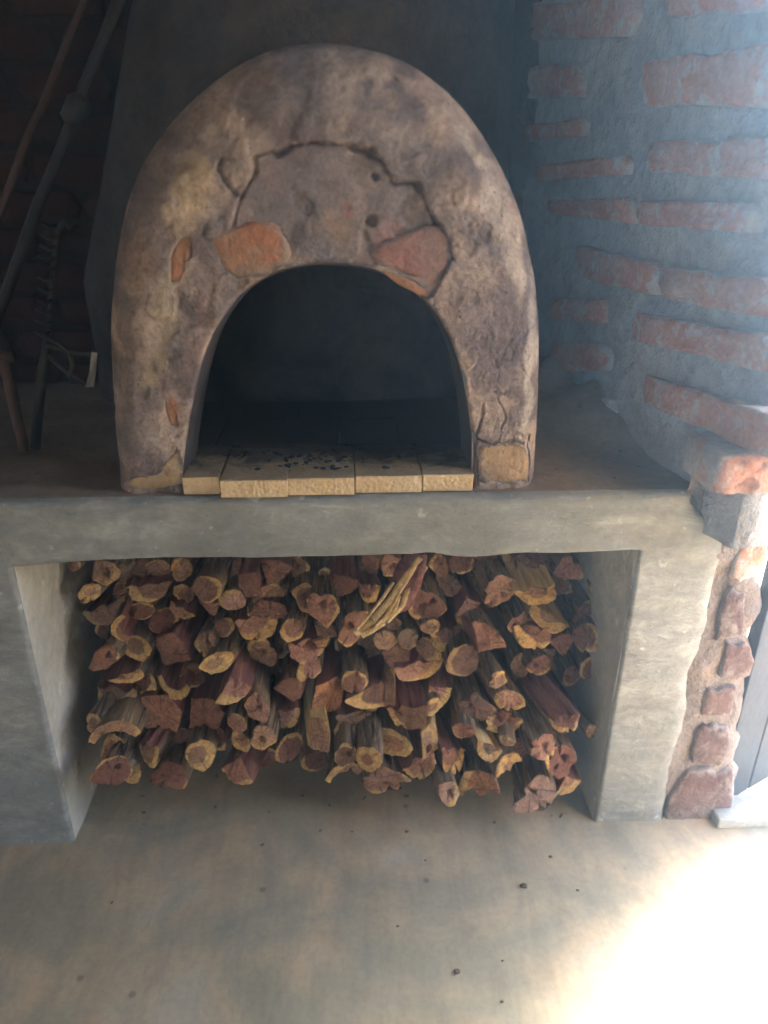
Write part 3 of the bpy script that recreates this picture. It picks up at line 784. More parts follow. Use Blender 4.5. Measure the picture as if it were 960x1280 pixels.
# fire brick floor
def fire_brick(x0, x1, y0, y1, z1, rot=0.0):
    bm = bmesh.new(); box(bm, -(x1-x0)/2, 0, 0, (x1-x0)/2, y1-y0, 0.031, 0.0016)
    bmesh.ops.subdivide_edges(bm, edges=bm.edges[:], cuts=1)
    rn = random.Random(x0*1000+y0)
    for v in bm.verts: v.co += Vector((rn.uniform(-1, 1), rn.uniform(-1, 1), rn.uniform(-1, 1)))*0.0004
    o_ = link('fire_brick', from_bm('fire_brick', bm), M_FIRE, oven, smooth=False)
    o_.location = ((x0+x1)/2+0.03, y0-YO, z1-0.031-ZT); o_.rotation_euler = (0, 0, rot)
FB = [(229, 274.5, 600, 1.176, 0.0), (275.5, 359.5, 607, 1.160, 0.004), (360.5, 443, 603, 1.166, 0.0), (444.5, 527, 601, 1.172, 0.003), (528.5, 591, 599, 1.176, -0.01)]
for xa, xb, yt, yf, dz in FB:
    A, B = atY(xa, 612, yf), atY(xb, 612, yf)
    fire_brick(A.x, B.x, yf, yf+0.165, ZT+0.033, dz)
for r_ in range(3):
    for k in range(6):
        x = -0.36 + 0.117*k + (0.03 if r_ % 2 else 0)
        fire_brick(x, x+0.1155, 1.345+0.167*r_, 1.345+0.167*r_+0.1655, ZT+0.032+random.uniform(-.001, .001))
# ------------------------------------------------------------------ charcoal crumbs on the oven floor
bm = bmesh.new(); rn = random.Random(5)
for k in range(90):
    if k < 60: px, py = rn.gauss(385, 34), rn.gauss(574, 7)
    else: px, py = rn.uniform(280, 560), rn.gauss(566, 10)
    p = atZ(px, py, ZT+0.034)
    if p.y < 1.19: continue
    s = rn.uniform(0.0015, 0.005)
    mt = Matrix.Translation(p) @ Matrix.Rotation(rn.uniform(0, 6), 4, 'Z') @ Matrix.Diagonal((s*rn.uniform(1, 2.2), s, s*0.55, 1))
    bmesh.ops.create_icosphere(bm, subdivisions=1, radius=1, matrix=mt)
ch = link('charcoal_crumbs', from_bm('charcoal_crumbs', bm), M_CHAR, smooth=False)
tag(ch, 'scatter of black charcoal crumbs and ash on the oven floor', 'charcoal', kind='stuff')

# ------------------------------------------------------------------ firewood
# px, py, width, height (where the cut end shows), shape, turn, heartwood, forward/back, look
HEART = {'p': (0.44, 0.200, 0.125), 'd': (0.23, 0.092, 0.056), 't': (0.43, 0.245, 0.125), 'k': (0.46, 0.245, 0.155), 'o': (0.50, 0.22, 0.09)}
LOGS = [
 (93, 707, 18, 14, 'r', 0, 't', .0, 'small tan stick end'),
 (133, 716, 34, 34, 'g', 10, 't', .0, 'dark barked log, brown ring, hollow core'),
 (130, 763, 58, 40, 'h', 30, 'p', -.01, 'half log, purple heart, yellow lower rim'),
 (186, 741, 54, 24, 'h', 0, 'p', -.01, 'flat wedge of pink heartwood'),
 (177, 764, 34, 22, 'r', 0, 'd', .0, 'small dusky round end'),
 (230, 743, 28, 26, 'g', 40, 'p', .0, 'small pinkish round end'),
 (259, 737, 38, 33, 'r', 0, 'd', -.02, 'round end, dark eye, clean tan rim'),
 (262, 760, 30, 18, 't', 180, 'p', .0, 'small purple block'),
 (290, 750, 34, 26, 'r', 35, 'k', -.01, 'slanted oval tan end'),
 (228, 765, 36, 18, 'h', -20, 't', .01, 'grey barked stick with a crescent of tan wood'),
 (256, 805, 28, 36, 'g', 80, 't', -.015, 'tan end split by a dark gap'),
 (271, 829, 40, 26, 'y', 0, 't', -.04, 'pale tan round end with brown bark'),
 (170, 810, 42, 30, 'y', 20, 't', -.03, 'ochre log with a bright yellow corner'),
 (151, 786, 24, 34, 'c', 100, 't', .0, 'ochre bark strip on edge'),
 (216, 812, 44, 42, 'q', 20, 'p', -.01, 'rough purple split block'),
 (156, 846, 46, 18, 'h', 35, 't', -.03, 'long tan slanted end'),
 (195, 802, 20, 12, 'y', 0, 't', .0, 'small yellow chip end'),
 (292, 862, 44, 34, 'w', 10, 'p', -.04, 'dark red wedge with a tan lower edge'),
 (346, 715, 44, 30, 't', 160, 'p', .0, 'pink triangular block under the beam'),
 (312, 731, 30, 32, 'q', 10, 'p', -.01, 'squarish pink end'),
 (338, 742, 44, 22, 'b', -10, 't', .01, 'tan barked stick lying slantwise'),
 (334, 764, 50, 26, 'h', 170, 'p', .01, 'dark pink half log with a torn top'),
 (322, 785, 56, 32, 'h', 5, 'k', -.03, 'wide half log with a thick yellow rim below'),
 (382, 748, 38, 38, 'G', 30, 'p', -.02, 'gnarled end with two hollows and a tan rim'),
 (404, 763, 42, 40, 'G', 50, 'p', -.02, 'gnarled purple end with a pale crooked rim'),
 (407, 720, 19, 20, 'y', 0, 't', -.01, 'small yellow round end'),
 (431, 733, 36, 28, 'w', 40, 'p', -.01, 'plum coloured wedge with a pale lower edge'),
 (462, 742, 27, 24, 'h', 0, 'p', -.03, 'grey frayed log with a pinkish tip'),
 (364, 788, 29, 29, 'r', 0, 'k', -.03, 'neat round pink end'),
 (407, 787, 30, 26, 'q', 20, 'k', -.01, 'tan and pink squarish end'),
 (386, 812, 52, 28, 'H', 0, 'p', -.03, 'hollow half log with a yellow rim'),
 (386, 836, 30, 28, '8', 0, 'p', -.03, 'two lobed yellow end with a notch'),
 (444, 786, 42, 42, 'G', 100, 'd', -.01, 'hollow log with a yellow crescent rim'),
 (487, 790, 46, 40, 'G', 10, 'k', -.015, 'pinkish end with a worm hole'),
 (480, 801, 28, 24, 'r', 0, 't', -.025, 'small tan ring end'),
 (533, 759, 52, 44, 'G', 70, 'p', -.03, 'large gnarled end, thick yellow rim, pink heart'),
 (510, 799, 26, 26, 'r', 0, 't', -.03, 'small yellow round end with a brown eye'),
 (536, 812, 32, 30, 'r', 0, 't', -.02, 'ring shaped tan end with a dark centre'),
 (444, 853, 34, 28, 'r', 20, 'p', -.06, 'blunt brown end of a grey barked log'),
 (495, 822, 36, 36, 'q', 30, 'k', -.02, 'irregular pink split face'),
 (525, 838, 66, 24, 'h', 0, 'k', -.03, 'broad flat half log with a cracked yellow rim'),
 (409, 872, 42, 40, 'q', 0, 'o', -.05, 'blunt brick red block'),
 (359, 862, 36, 30, 't', 200, 'p', -.02, 'pink wedge tip'),
 (328, 815, 38, 34, 'g', 0, 't', -.01, 'rough brown end'),
 (462, 872, 60, 32, 'w', -30, 'd', -.05, 'dark red split billet with a grey edge'),
 (487, 862, 14, 50, 'q', 0, 't', -.055, 'narrow pale sapwood edge'),
 (509, 895, 50, 34, 'h', 15, 't', -.05, 'stout tan log with fibrous bark'),
 (657, 711, 56, 34, 'H', 0, 'p', -.02, 'large pink end with a dark hole'),
 (711, 711, 42, 32, '*', 20, 'p', .0, 'star shaped pink end'),
 (586, 757, 34, 22, 'w', 10, 'k', -.03, 'long dark log with a pink tip under the beam'),
 (625, 739, 40, 40, '*', 60, 'k', -.01, 'crooked pink and tan end'),
 (669, 742, 50, 30, 'h', 25, 'Y', -.025, 'bright yellow half moon end'),
 (753, 739, 31, 28, 'y', 0, 'o', -.02, 'yellow round end nearest the right wall'),
 (732, 763, 40, 22, '*', 0, 'p', -.01, 'notched pink end'),
 (687, 774, 46, 34, 'h', -30, 'Y', -.03, 'yellow lens shaped end'),
 (651, 777, 36, 24, '*', 100, 'p', -.01, 'ragged pink end'),
 (668, 797, 52, 30, 'h', 0, 'k', -.035, 'half log with pink top and yellow rim'),
 (703, 806, 38, 28, 't', 180, 'p', -.02, 'pink wedge face'),
 (734, 798, 38, 36, 'r', 0, 'p', -.02, 'dusky round end'),
 (590, 777, 42, 22, 'h', 0, 'k', -.02, 'flat pink end with a pale rim'),
 (558, 799, 42, 30, 'h', 0, 'p', -.03, 'pink half log with a cracked yellow rim'),
 (611, 799, 42, 38, 'w', 150, 'p', -.03, 'pink quarter log with a yellow arc on top'),
 (578, 827, 42, 40, 'r', 0, 'p', -.03, 'pink round end with a thin yellow rim'),
 (538, 784, 26, 18, 'r', 0, 't', .0, 'little brown end'),
 (622, 850, 26, 20, 'b', 0, 't', -.055, 'grey weathered log without a clean end'),
 (637, 876, 38, 26, 'r', 0, 'k', -.06, 'smooth oval pink end'),
 (673, 832, 30, 26, 'g', 0, 'p', -.02, 'pinkish rough end'),
 (705, 902, 34, 28, 'h', 20, 'p', -.07, 'long brown log, yellow and purple tip'),
 (547, 872, 38, 34, 'w', 30, 'p', -.04, 'pink split wedge'),
 (596, 884, 46, 34, '*', 30, 'p', -.05, 'purple grey furrowed end'),
 (739, 914, 14, 18, 'r', 0, 't', -.06, 'thin curved branch by the right pier'),
 (145, 880, 52, 42, 'h', 0, 'd', -.05, 'dark red half log with a tan rim'),
 (202, 892, 54, 46, 'q', 5, 'p', -.06, 'big purple block with a tan lower edge'),
 (142, 914, 62, 22, 'c', 0, 't', -.05, 'tan arched rim'),
 (143, 938, 40, 36, 'h', 180, 'p', -.03, 'purple end tucked beneath the tan arch'),
 (139, 965, 46, 34, 'g', 0, 'd', -.05, 'dark purple end resting on the floor'),
 (164, 964, 26, 30, 'y', 0, 't', -.05, 'tan end resting on the floor'),
 (171, 943, 26, 26, 'r', 0, 'p', -.04, 'small pinkish end'),
 (187, 944, 26, 30, 'h', 0, 't', -.05, 'grey stick with a tan tip'),
 (211, 970, 48, 34, '*', 30, 'd', -.07, 'curled yellow and purple end'),
 (251, 945, 38, 37, 'y', 0, 't', -.06, 'clean yellow round end'),
 (257, 893, 48, 40, 'q', 0, 'd', -.05, 'dark purple split block'),
 (296, 962, 42, 34, 'w', -10, 'p', -.03, 'pink wedge on the niche floor'),
 (321, 884, 32, 36, 'g', 30, 'p', -.05, 'bark covered log, dull pink end'),
 (296, 904, 26, 22, 'r', 0, 'k', -.04, 'small tan end'),
 (301, 927, 26, 22, 'y', 0, 't', -.03, 'small yellow end'),
 (329, 923, 34, 30, 'g', 60, 't', -.03, 'dull brown end'),
 (217, 862, 46, 24, 'c', 180, 't', -.04, 'dark log with a tan bark edge'),
 (361, 936, 34, 34, 'r', 0, 'd', -.02, 'plum coloured round end'),
 (352, 898, 48, 26, 'h', 10, 'p', -.05, 'pink half log with a thin pale rim'),
 (399, 918, 28, 40, 'q', 0, 't', -.06, 'upright grey barked block'),
 (393, 952, 34, 22, 'r', 0, 'd', -.02, 'dark red end low in the stack'),
 (433, 944, 30, 28, 'g', 0, 'k', -.04, 'curled pinkish end'),
 (461, 950, 33, 30, 'y', 10, 'o', -.05, 'amber round end'),
 (430, 964, 48, 18, 'c', 0, 't', -.07, 'tan arch resting on the floor'),
 (490, 929, 50, 32, 'y', 0, 'o', -.07, 'large amber oval end'),
 (483, 976, 60, 30, '*', 10, 'k', -.07, 'rough pinkish tan end on the floor'),
 (524, 955, 42, 38, 'h', 40, 'p', -.08, 'yellow fringed purple end'),
 (444, 912, 54, 36, 'b', 0, 't', -.03, 'dark barked log lying crosswise'),
 (446, 896, 52, 14, 'h', 0, 'k', -.05, 'thin flat pink slab'),
 (539, 885, 26, 20, 'y', -20, 't', -.05, 'small bright yellow end'),
 (597, 907, 30, 20, 'y', 0, 't', -.06, 'yellow nub'),
 (631, 903, 48, 28, 'G', 0, 'p', -.04, 'pinkish end with a round hole'),
 (537, 925, 22, 40, 'q', 10, 'Y', -.06, 'frayed yellow splinter end'),
 (567, 950, 32, 38, 'h', -10, 'p', -.06, 'grey rimmed pink end'),
 (612, 939, 32, 28, 'h', -20, 'Y', -.06, 'yellow rimmed end'),
 (636, 955, 36, 26, 'h', 200, 'Y', -.07, 'short yellow wedge end'),
 (599, 981, 52, 32, 'h', 190, 'o', -.08, 'large amber half log resting on the floor'),
 (561, 994, 28, 30, 'g', 0, 'k', -.09, 'yellow and pink stub nearest the front'),
 (655, 936, 34, 34, 'q', 0, 'p', -.04, 'pink squarish face'),
 (679, 936, 36, 32, '*', 0, 'p', -.05, 'pink lobed face'),
 (700, 953, 46, 42, 'G', 0, 'd', -.04, 'dark pink gnarled end'),
 (668, 993, 58, 42, '*', 70, 'k', -.09, 'big crooked pink end with a knot hole'),
 (711, 981, 32, 24, 'w', 20, 'o', -.07, 'orange pink wedge'),
 (634, 927, 20, 13, 'y', 0, 't', -.05, 'tiny yellow end'),
 (580, 914, 28, 18, 'r', 0, 'p', -.05, 'small purple end'),
 (715, 845, 26, 24, 'r', 0, 'd', -.01, 'dark brown end by the right wall'),
 (735, 836, 24, 26, 'r', 0, 'd', .0, 'dark shaded end by the right wall'),
 (650, 832, 24, 30, 'r', 0, 't', .0, 'brown barked end'),
 (112, 742, 26, 24, 'y', 0, 't', .0, 'yellow edged end by the left pier'),
 (130, 822, 34, 30, 'g', 0, 'd', -.01, 'brown barked end by the left pier'),
 (118, 905, 22, 24, 'y', 0, 't', -.02, 'tan end by the left pier'),
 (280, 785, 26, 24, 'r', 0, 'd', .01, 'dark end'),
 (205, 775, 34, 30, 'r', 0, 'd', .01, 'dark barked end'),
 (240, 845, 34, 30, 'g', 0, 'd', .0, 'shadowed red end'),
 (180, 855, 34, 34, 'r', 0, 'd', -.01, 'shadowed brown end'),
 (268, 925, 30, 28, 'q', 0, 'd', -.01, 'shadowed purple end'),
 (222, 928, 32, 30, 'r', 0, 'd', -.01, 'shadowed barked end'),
]
def shape(kind, ang, rn):
    """outline in unit coordinates -> points, per-edge 'split' flag, pith scale, list of holes"""
    n_ = 32; pts = []; split = []; holes = []
    if kind in 'rygGb8*':
        amp = {'r': .05, 'y': .06, 'g': .12, 'G': .13, 'b': .15, '8': .06, '*': .16}[kind]
        ph = [rn.uniform(0, 6.28) for _ in range(6)]
        for i in range(n_):
            a = 2*math.pi*i/n_
            r_ = 1 + amp*(math.sin(2*a+ph[0]) + .7*math.sin(3*a+ph[1]) + .5*math.sin(5*a+ph[2]) + .22*math.sin(9*a+ph[3])) + rn.uniform(-.02, .02)
            if kind == '8': r_ *= 1 - .42*math.exp(-((a-4.71)/.35)**2) - .3*math.exp(-((a-1.57)/.4)**2)
            if kind == '*': r_ *= 1 - .45*math.exp(-((a-ph[4] % 6.28)/.3)**2)
            pts.append((r_*math.cos(a), r_*math.sin(a))); split.append(False)
        if kind == 'G': holes = [(rn.uniform(-.35, .35), rn.uniform(-.2, .4), rn.uniform(.2, .3)), (rn.uniform(-.4, .4), rn.uniform(-.4, .1), rn.uniform(.12, .2))]
        if kind == 'g': holes = [(rn.uniform(-.25, .25), rn.uniform(-.25, .25), .2)]
        if kind == '*': holes = [(rn.uniform(-.3, .3), rn.uniform(-.3, .3), .17)]
    elif kind in 'hH':
        k = 22
        for i in range(k):
            a = math.pi + math.pi*i/(k-1); r_ = 1+.04*math.sin(5*a+rn.random())+rn.uniform(-.02, .02)
            pts.append((r_*math.cos(a), r_*math.sin(a)*0.95)); split.append(i == k-1)
        for i in range(1, 10):
            x = 1-2*i/10; pts.append((x, .10*math.sin(i*1.3+rn.random()*2)+rn.uniform(-.04, .06))); split.append(True)
        if kind == 'H': holes = [(rn.uniform(-.25, .25), -.28, .26)]
    elif kind == 'w':
        k = 14; a0 = 1.5*math.pi-.8
        for i in range(k):
            a = a0+1.6*i/(k-1); pts.append((math.cos(a)*(1+rn.uniform(-.02, .02)), math.sin(a))); split.append(i == k-1)
        for i in range(1, 9):
            t = i/9; pts.append((pts[k-1][0]*(1-t)+rn.uniform(-.03, .03), pts[k-1][1]*(1-t))); split.append(True)
        pts.append((0, .06)); split.append(True)
        for i in range(1, 9):
            t = i/9; pts.append((pts[0][0]*t+rn.uniform(-.03, .03), pts[0][1]*t)); split.append(True)
    elif kind == 'c':
        k = 16
        for i in range(k):
            a = math.pi*(0.08+0.84*i/(k-1)); pts.append((math.cos(a), math.sin(a))); split.append(i == k-1)
        for i in range(k):
            a = math.pi*(0.92-0.84*i/(k-1)); pts.append((.72*math.cos(a), .55*math.sin(a)-.02)); split.append(True)
    else:
        base = {'t': [(-.9, -.6), (0, -.75), (.95, -.5), (.15, .8), (-.3, .6)], 'q': [(-.8, -.8), (.7, -.9), (.9, .2), (.6, .85), (-.6, .75)]}[kind]
        base = [(x+rn.uniform(-.12, .12), y+rn.uniform(-.12, .12)) for x, y in base]
        for i in range(len(base)):
            a, b = base[i], base[(i+1) % len(base)]
            for k in range(6):
                t = k/6; pts.append((a[0]+(b[0]-a[0])*t+rn.uniform(-.03, .03), a[1]+(b[1]-a[1])*t+rn.uniform(-.03, .03))); split.append(i != 0)
    ca, sa = math.cos(R(ang)), math.sin(R(ang))
    rot = lambda p: (p[0]*ca-p[1]*sa, p[0]*sa+p[1]*ca)
    return [rot(p) for p in pts], split, [(*rot((h[0], h[1])), h[2]) for h in holes]
def ring_scale(kind, heart):
    if heart == 'Y': return 1.9
    return {'y': 1.55, 't': .62, 'q': .66, 'c': 1.0, 'b': .8, '*': .72, 'g': .84, '8': 1.15, 'w': .86}.get(kind, .92)
def make_log(i, spec, rn, length=None, filler=False):
    px, py, w_, h_, kind, ang, heart, prot, look = spec[:9]
    pts, split, holes = shape(kind, ang, rn)
    z0 = atY(px, py, 1.27).z
    ys = 1.220 + 0.155*max(0, min(1, z0/0.62)) + prot*0.7 + rn.uniform(-.045, .03)
    P = atY(px, py, ys)
    if filler: P = Vector(spec[9])
    dist = (P-CAM).dot(FW); mm = dist/F
    v = P-CAM; el = math.atan2(-v.z, math.hypot(v.x, v.y))
    k = rn.uniform(0.0, 0.9)                      # how far the cut leans back
    sx = 1.0*w_*mm; sz = 1.02*h_*mm/(math.cos(el)+k*math.sin(el))
    xs, zs = [p[0] for p in pts], [p[1] for p in pts]
    ax, bx, az, bz = min(xs), max(xs), min(zs), max(zs)
    U = sx/(bx-ax); W = sz/(bz-az); ox, oz = (ax+bx)/2, (az+bz)/2
    if P.z - sz/2 < 0.004: P.z = sz/2 + 0.004
    if P.z + sz/2 > OZ-0.012: P.z = OZ-0.012-sz/2
    pts = [(u*(1+rn.uniform(-.035, .035)), q*(1+rn.uniform(-.035, .035))) for u, q in pts]
    to = lambda u, q: ((u-ox)*U, (q-oz)*W)
    ks = rn.uniform(-.55, .55)
    n_ = len(pts)
    rs = ring_scale(kind, heart)*rn.uniform(.72, 1.02)
    eo, eq = rn.uniform(-.28, .28), rn.uniform(-.28, .2)
    cu, cv = sum(xs)/n_, sum(zs)/n_
    if kind == 'c': cu, cv = (pts[8][0]+pts[24][0])/2, (pts[8][1]+pts[24][1])/2
    # cut face: rings from the outline inwards
    V, Fc, PUV = [], [], []
    grooves = [rn.randrange(n_) for _ in range(rn.choice((0, 1, 1, 2, 3)))]
    fr = [1.0, .93, .8, .62, .42, .2]
    sd_ = Vector((i*3.7, i*1.3, 0))
    def face_y(u, q, s):
        x, z = to(u, q)
        y = k*z + ks*x + 0.0022*noise.noise(Vector((x*130, z*130, i))) + 0.006*noise.noise(Vector((x*45, z*45, i+50)))
        for hx, hz, hr in holes:
            d = math.hypot(u-hx, q-hz); y += 0.03*(1-sstep(hr*.55, hr, d + .08*noise.noise(Vector((u*6, q*6, i)))))
        return x, y, z
    for s in fr:
        for (u, q) in pts:
            uu, qq = cu+(u-cu)*s, cv+(q-cv)*s
            if kind == 'c': 
                # towards the middle line of the arch
                m_ = math.hypot(u, q); f_ = (1-s)*.45
                uu, qq = u*(1+(.82/m_-1)*f_*2 if m_ else 1), q*(1+(.82/m_-1)*f_*2 if m_ else 1)
            x, y, z = face_y(uu, qq, s)
            if s == 1.0: y += 0.0018
            if len(V) % n_ in grooves and s > .3: y += 0.012*s
            V.append((x, y, z)); PUV += [uu*rs+eo, qq*rs+eq, 0.0]
    m_ = len(fr)
    for r_ in range(m_-1):
        for a in range(n_):
            b = (a+1) % n_; Fc.append((r_*n_+a, r_*n_+b, (r_+1)*n_+b, (r_+1)*n_+a))
    if kind != 'c':
        x, y, z = face_y(cu, cv, 0); V.append((x, y, z)); PUV += [cu*rs+eo, cv*rs+eq, 0.0]
        for a in range(n_): Fc.append(((m_-1)*n_+a, (m_-1)*n_+(a+1) % n_, m_*n_))
    else:
        for a in range(n_//2-1):
            b = n_-1-a; Fc.append(((m_-1)*n_+a, (m_-1)*n_+a+1, (m_-1)*n_+b-1, (m_-1)*n_+b))
    fm = mesh('cut_face', V, Fc)
    at = fm.attributes.new('puv', 'FLOAT_VECTOR', 'POINT'); at.data.foreach_set('vector', PUV)
    # body
    room = Y0+0.60-P.y
    L = min(length or rn.uniform(.34, .46), room)
    dx, dz = rn.uniform(-.06, .06), rn.uniform(-.03, .03)
    if kind == 'b': dx = rn.uniform(-.2, .2)
    if not filler: dx -= 0.10*(P.x/0.5)*0.6
    if P.z + dz*L > OZ-.03: dz = min(dz, 0.0)
    if P.z + dz*L < .03: dz = max(dz, 0.0)
    vfr = [0, .008, .03, .07, .12, .18, .25, .34, L]
    vfr = [q for q in vfr if q < L] + [L]
    bend = rn.uniform(-.03, .03)
    VB = []
    for y_ in vfr:
        t = y_/L
        for a, (u, q) in enumerate(pts):
            x, z = to(u, q)
            yy = y_ + (k*z+ks*x)*(1-t)
            if split[a] or split[a-1]: g_ = 1 + .04*noise.noise(Vector((a*.9, y_*14, i)))
            else: g_ = 1.0 + (0.0 if y_ == 0 else .015) + .10*noise.noise(Vector((a*1.1, y_*5, i+9))) * min(1, y_/.02) + .07*noise.noise(Vector((math.cos(a*6.28/n_)*2, y_*16, i+math.sin(a*6.28/n_)*2))) * min(1, y_/.02)
            g_ *= 1 - .08*t
            VB.append((x*g_+dx*y_+bend*math.sin(t*3.14), yy + (0.0018 if y_ == 0 else 0), z*g_+dz*y_))
    def body(flag, name, mat):
        use, VV, FF = {}, [], []
        def g(ix):
            if ix not in use: use[ix] = len(VV); VV.append(VB[ix])
            return use[ix]
        for r_ in range(len(vfr)-1):
            for a in range(n_):
                if split[a] != flag: continue
                b = (a+1) % n_; FF.append((g(r_*n_+a), g((r_+1)*n_+a), g((r_+1)*n_+b), g(r_*n_+b)))
        if not FF: return
        if flag == (not any(not s for s in split)): 
            FF.append([g((len(vfr)-1)*n_+a) for a in range(n_)][::-1])
        link(name, mesh(name, VV, FF), mat, root)
    root = thing('firewood_log', None, None, tuple(P))
    fo = link('cut_face', fm, M_CUT, root); hc = HEART.get(heart, HEART['t'])
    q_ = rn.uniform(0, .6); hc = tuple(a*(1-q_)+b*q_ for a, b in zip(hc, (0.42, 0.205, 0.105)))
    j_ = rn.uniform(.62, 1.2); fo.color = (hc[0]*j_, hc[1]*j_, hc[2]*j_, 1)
    body(False, 'bark', M_BARK); body(True, 'split_face', M_SPLIT_Y if heart == 'Y' or (kind == 'q' and heart == 't') else M_SPLIT)
    return root
ROWN = ['the top row', 'the second row', 'the third row', 'the middle row', 'the fifth row', 'the sixth row', 'the bottom row']
def rowof(py): return 0 if py < 728 else 1 if py < 770 else 2 if py < 812 else 3 if py < 855 else 4 if py < 900 else 5 if py < 942 else 6
ORD = ['first', 'second', 'third', 'fourth', 'fifth', 'sixth', 'seventh', 'eighth', 'ninth', 'tenth', 'eleventh', 'twelfth', 'thirteenth', 'fourteenth', 'fifteenth', 'sixteenth', 'seventeenth', 'eighteenth', 'nineteenth', 'twentieth', 'next to last', 'next', 'last', 'last', 'last', 'last']
rows = {}
for i, s in enumerate(LOGS): rows.setdefault(rowof(s[1]), []).append((s[0], i))
PLACE = {}
for r_, l in rows.items():
    l.sort()
    for k, (_, i) in enumerate(l):
        n_ = len(l)
        PLACE[i] = ('%s from left in %s' % (ORD[k], ROWN[r_])) if k < n_/2 else ('%s from right in %s' % (ORD[n_-1-k], ROWN[r_]))
for i, s in enumerate(LOGS):
    o_ = make_log(i, s, random.Random(900+i))
    tag(o_, ('%s, %s' % (s[8], PLACE[i])).replace(' with ', ', ') if len(('%s, %s' % (s[8], PLACE[i])).split()) > 16 else '%s, %s' % (s[8], PLACE[i]), 'log', 'firewood logs stacked in the niche')
# darker logs further back that close the gaps
rn = random.Random(77); kf = 0; used = set()
for zi in range(13):
    for xi in range(22):
        X = -0.545+0.0495*xi+(0.025 if zi % 2 else 0); Z = 0.03+0.049*zi
        if X > 0.50: continue
        p = Vector((X, 1.36+.06*Z, Z)); v = p-CAM; d = v.dot(FW); px, py = 480+F*v.dot(RT)/d, 640+F*v.dot(DN)/d
        near = min(math.hypot((px-s[0])/(s[2]*.5+7), (py-s[1]+8)/(s[3]*.5+12)) for s in LOGS)
        if near < 0.86 or px > 762 or py < 690: continue
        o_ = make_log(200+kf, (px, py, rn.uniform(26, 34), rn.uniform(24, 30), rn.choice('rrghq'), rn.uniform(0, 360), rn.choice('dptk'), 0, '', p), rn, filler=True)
        bi = min(LOGS, key=lambda s_: math.hypot(px-s_[0], py-s_[1])); ddx, ddy = px-bi[0], py-bi[1]
        side = ('right of' if ddx > 0 else 'left of') if abs(ddx) > abs(ddy) else ('below' if ddy > 0 else 'above')
        lab = 'shadowed log set back just %s the %s' % (side, bi[8]); q_ = 0
        for alt in ('shadowed log set back further %s the %s', 'dim log set deep behind and %s the %s', 'dull log end seen %s the %s'):
            if lab in used: lab = alt % (side, bi[8])
        used.add(lab); lab = ' '.join(lab.split()[:16])
        tag(o_, lab, 'log', 'shadowed logs deep in the gaps of the stack'); kf += 1
print('fillers', kf)
# the bright split splinter lying over the stack
sp0 = atY(450, 790, 1.235)
spl = thing('split_log', 'bright yellow frayed splinter of split wood slanting down from the beam', 'split log', tuple(sp0), 'firewood logs stacked in the niche')
def ribbon(name, ctrl, wid, th_, mat, seed, n2=9):
    V, Fc = [], []
    C_ = [atY(x, y, Y) for x, y, Y in ctrl]; m_ = 26
    for i in range(m_+1):
        t = i/m_*(len(C_)-1); j = min(int(t), len(C_)-2); p = C_[j].lerp(C_[j+1], t-j); d = (C_[j+1]-C_[j]).normalized()
        sdir = Vector((0.72, -0.1, 0.55)); sdir = (sdir-d*sdir.dot(d)).normalized(); nrm = d.cross(sdir)
        if nrm.y > 0: nrm = -nrm
        ww = wid*(0.25+0.75*sstep(0, .3, i/m_))*(1-.25*sstep(.8, 1, i/m_))
        for k in range(n2):
            a = 2*math.pi*k/n2
            q = p + sdir*math.cos(a)*ww*(1+.12*noise.noise(Vector((k*2.1, i*.25, seed)))) + nrm*math.sin(a)*th_*(1+.5*noise.noise(Vector((k*1.7, i*.35, seed+4))))
            V.append(q-sp0)
    for i in range(m_):
        for k in range(n2): Fc.append((i*n2+k, i*n2+(k+1) % n2, (i+1)*n2+(k+1) % n2, (i+1)*n2+k))
    Fc.append(list(range(n2))); Fc.append([m_*n2+k for k in range(n2)][::-1])
    link(name, mesh(name, V, Fc), mat, spl)
ribbon('heartwood', [(484, 772, 1.262), (500, 742, 1.275), (512, 718, 1.29), (520, 694, 1.315)], 0.034, 0.014, M_SPLIT, 2)
ribbon('sapwood', [(444, 793, 1.235), (466, 776, 1.247), (490, 748, 1.258), (506, 724, 1.272), (526, 698, 1.295)], 0.0085, 0.007, M_SPLIT_Y, 3)
ribbon('splinter', [(452, 795, 1.228), (482, 778, 1.238), (503, 757, 1.25), (510, 738, 1.262), (533, 708, 1.29)], 0.0055, 0.005, M_SPLIT_Y, 5)
ribbon('splinter', [(447, 787, 1.232), (462, 768, 1.242), (478, 748, 1.254), (492, 728, 1.27)], 0.004, 0.003, M_SPLIT_Y, 8)
ribbon('splinter', [(460, 790, 1.230), (476, 781, 1.236), (494, 762, 1.246), (500, 745, 1.256)], 0.0035, 0.003, M_SPLIT_Y, 11)
ribbon('splinter', [(470, 783, 1.232), (487, 764, 1.243), (498, 742, 1.255), (514, 718, 1.27)], 0.004, 0.003, M_SPLIT_Y, 14)
ribbon('heartwood', [(470, 787, 1.26), (488, 764, 1.268), (502, 736, 1.28), (512, 712, 1.295)], 0.012, 0.006, M_SPLIT, 17)

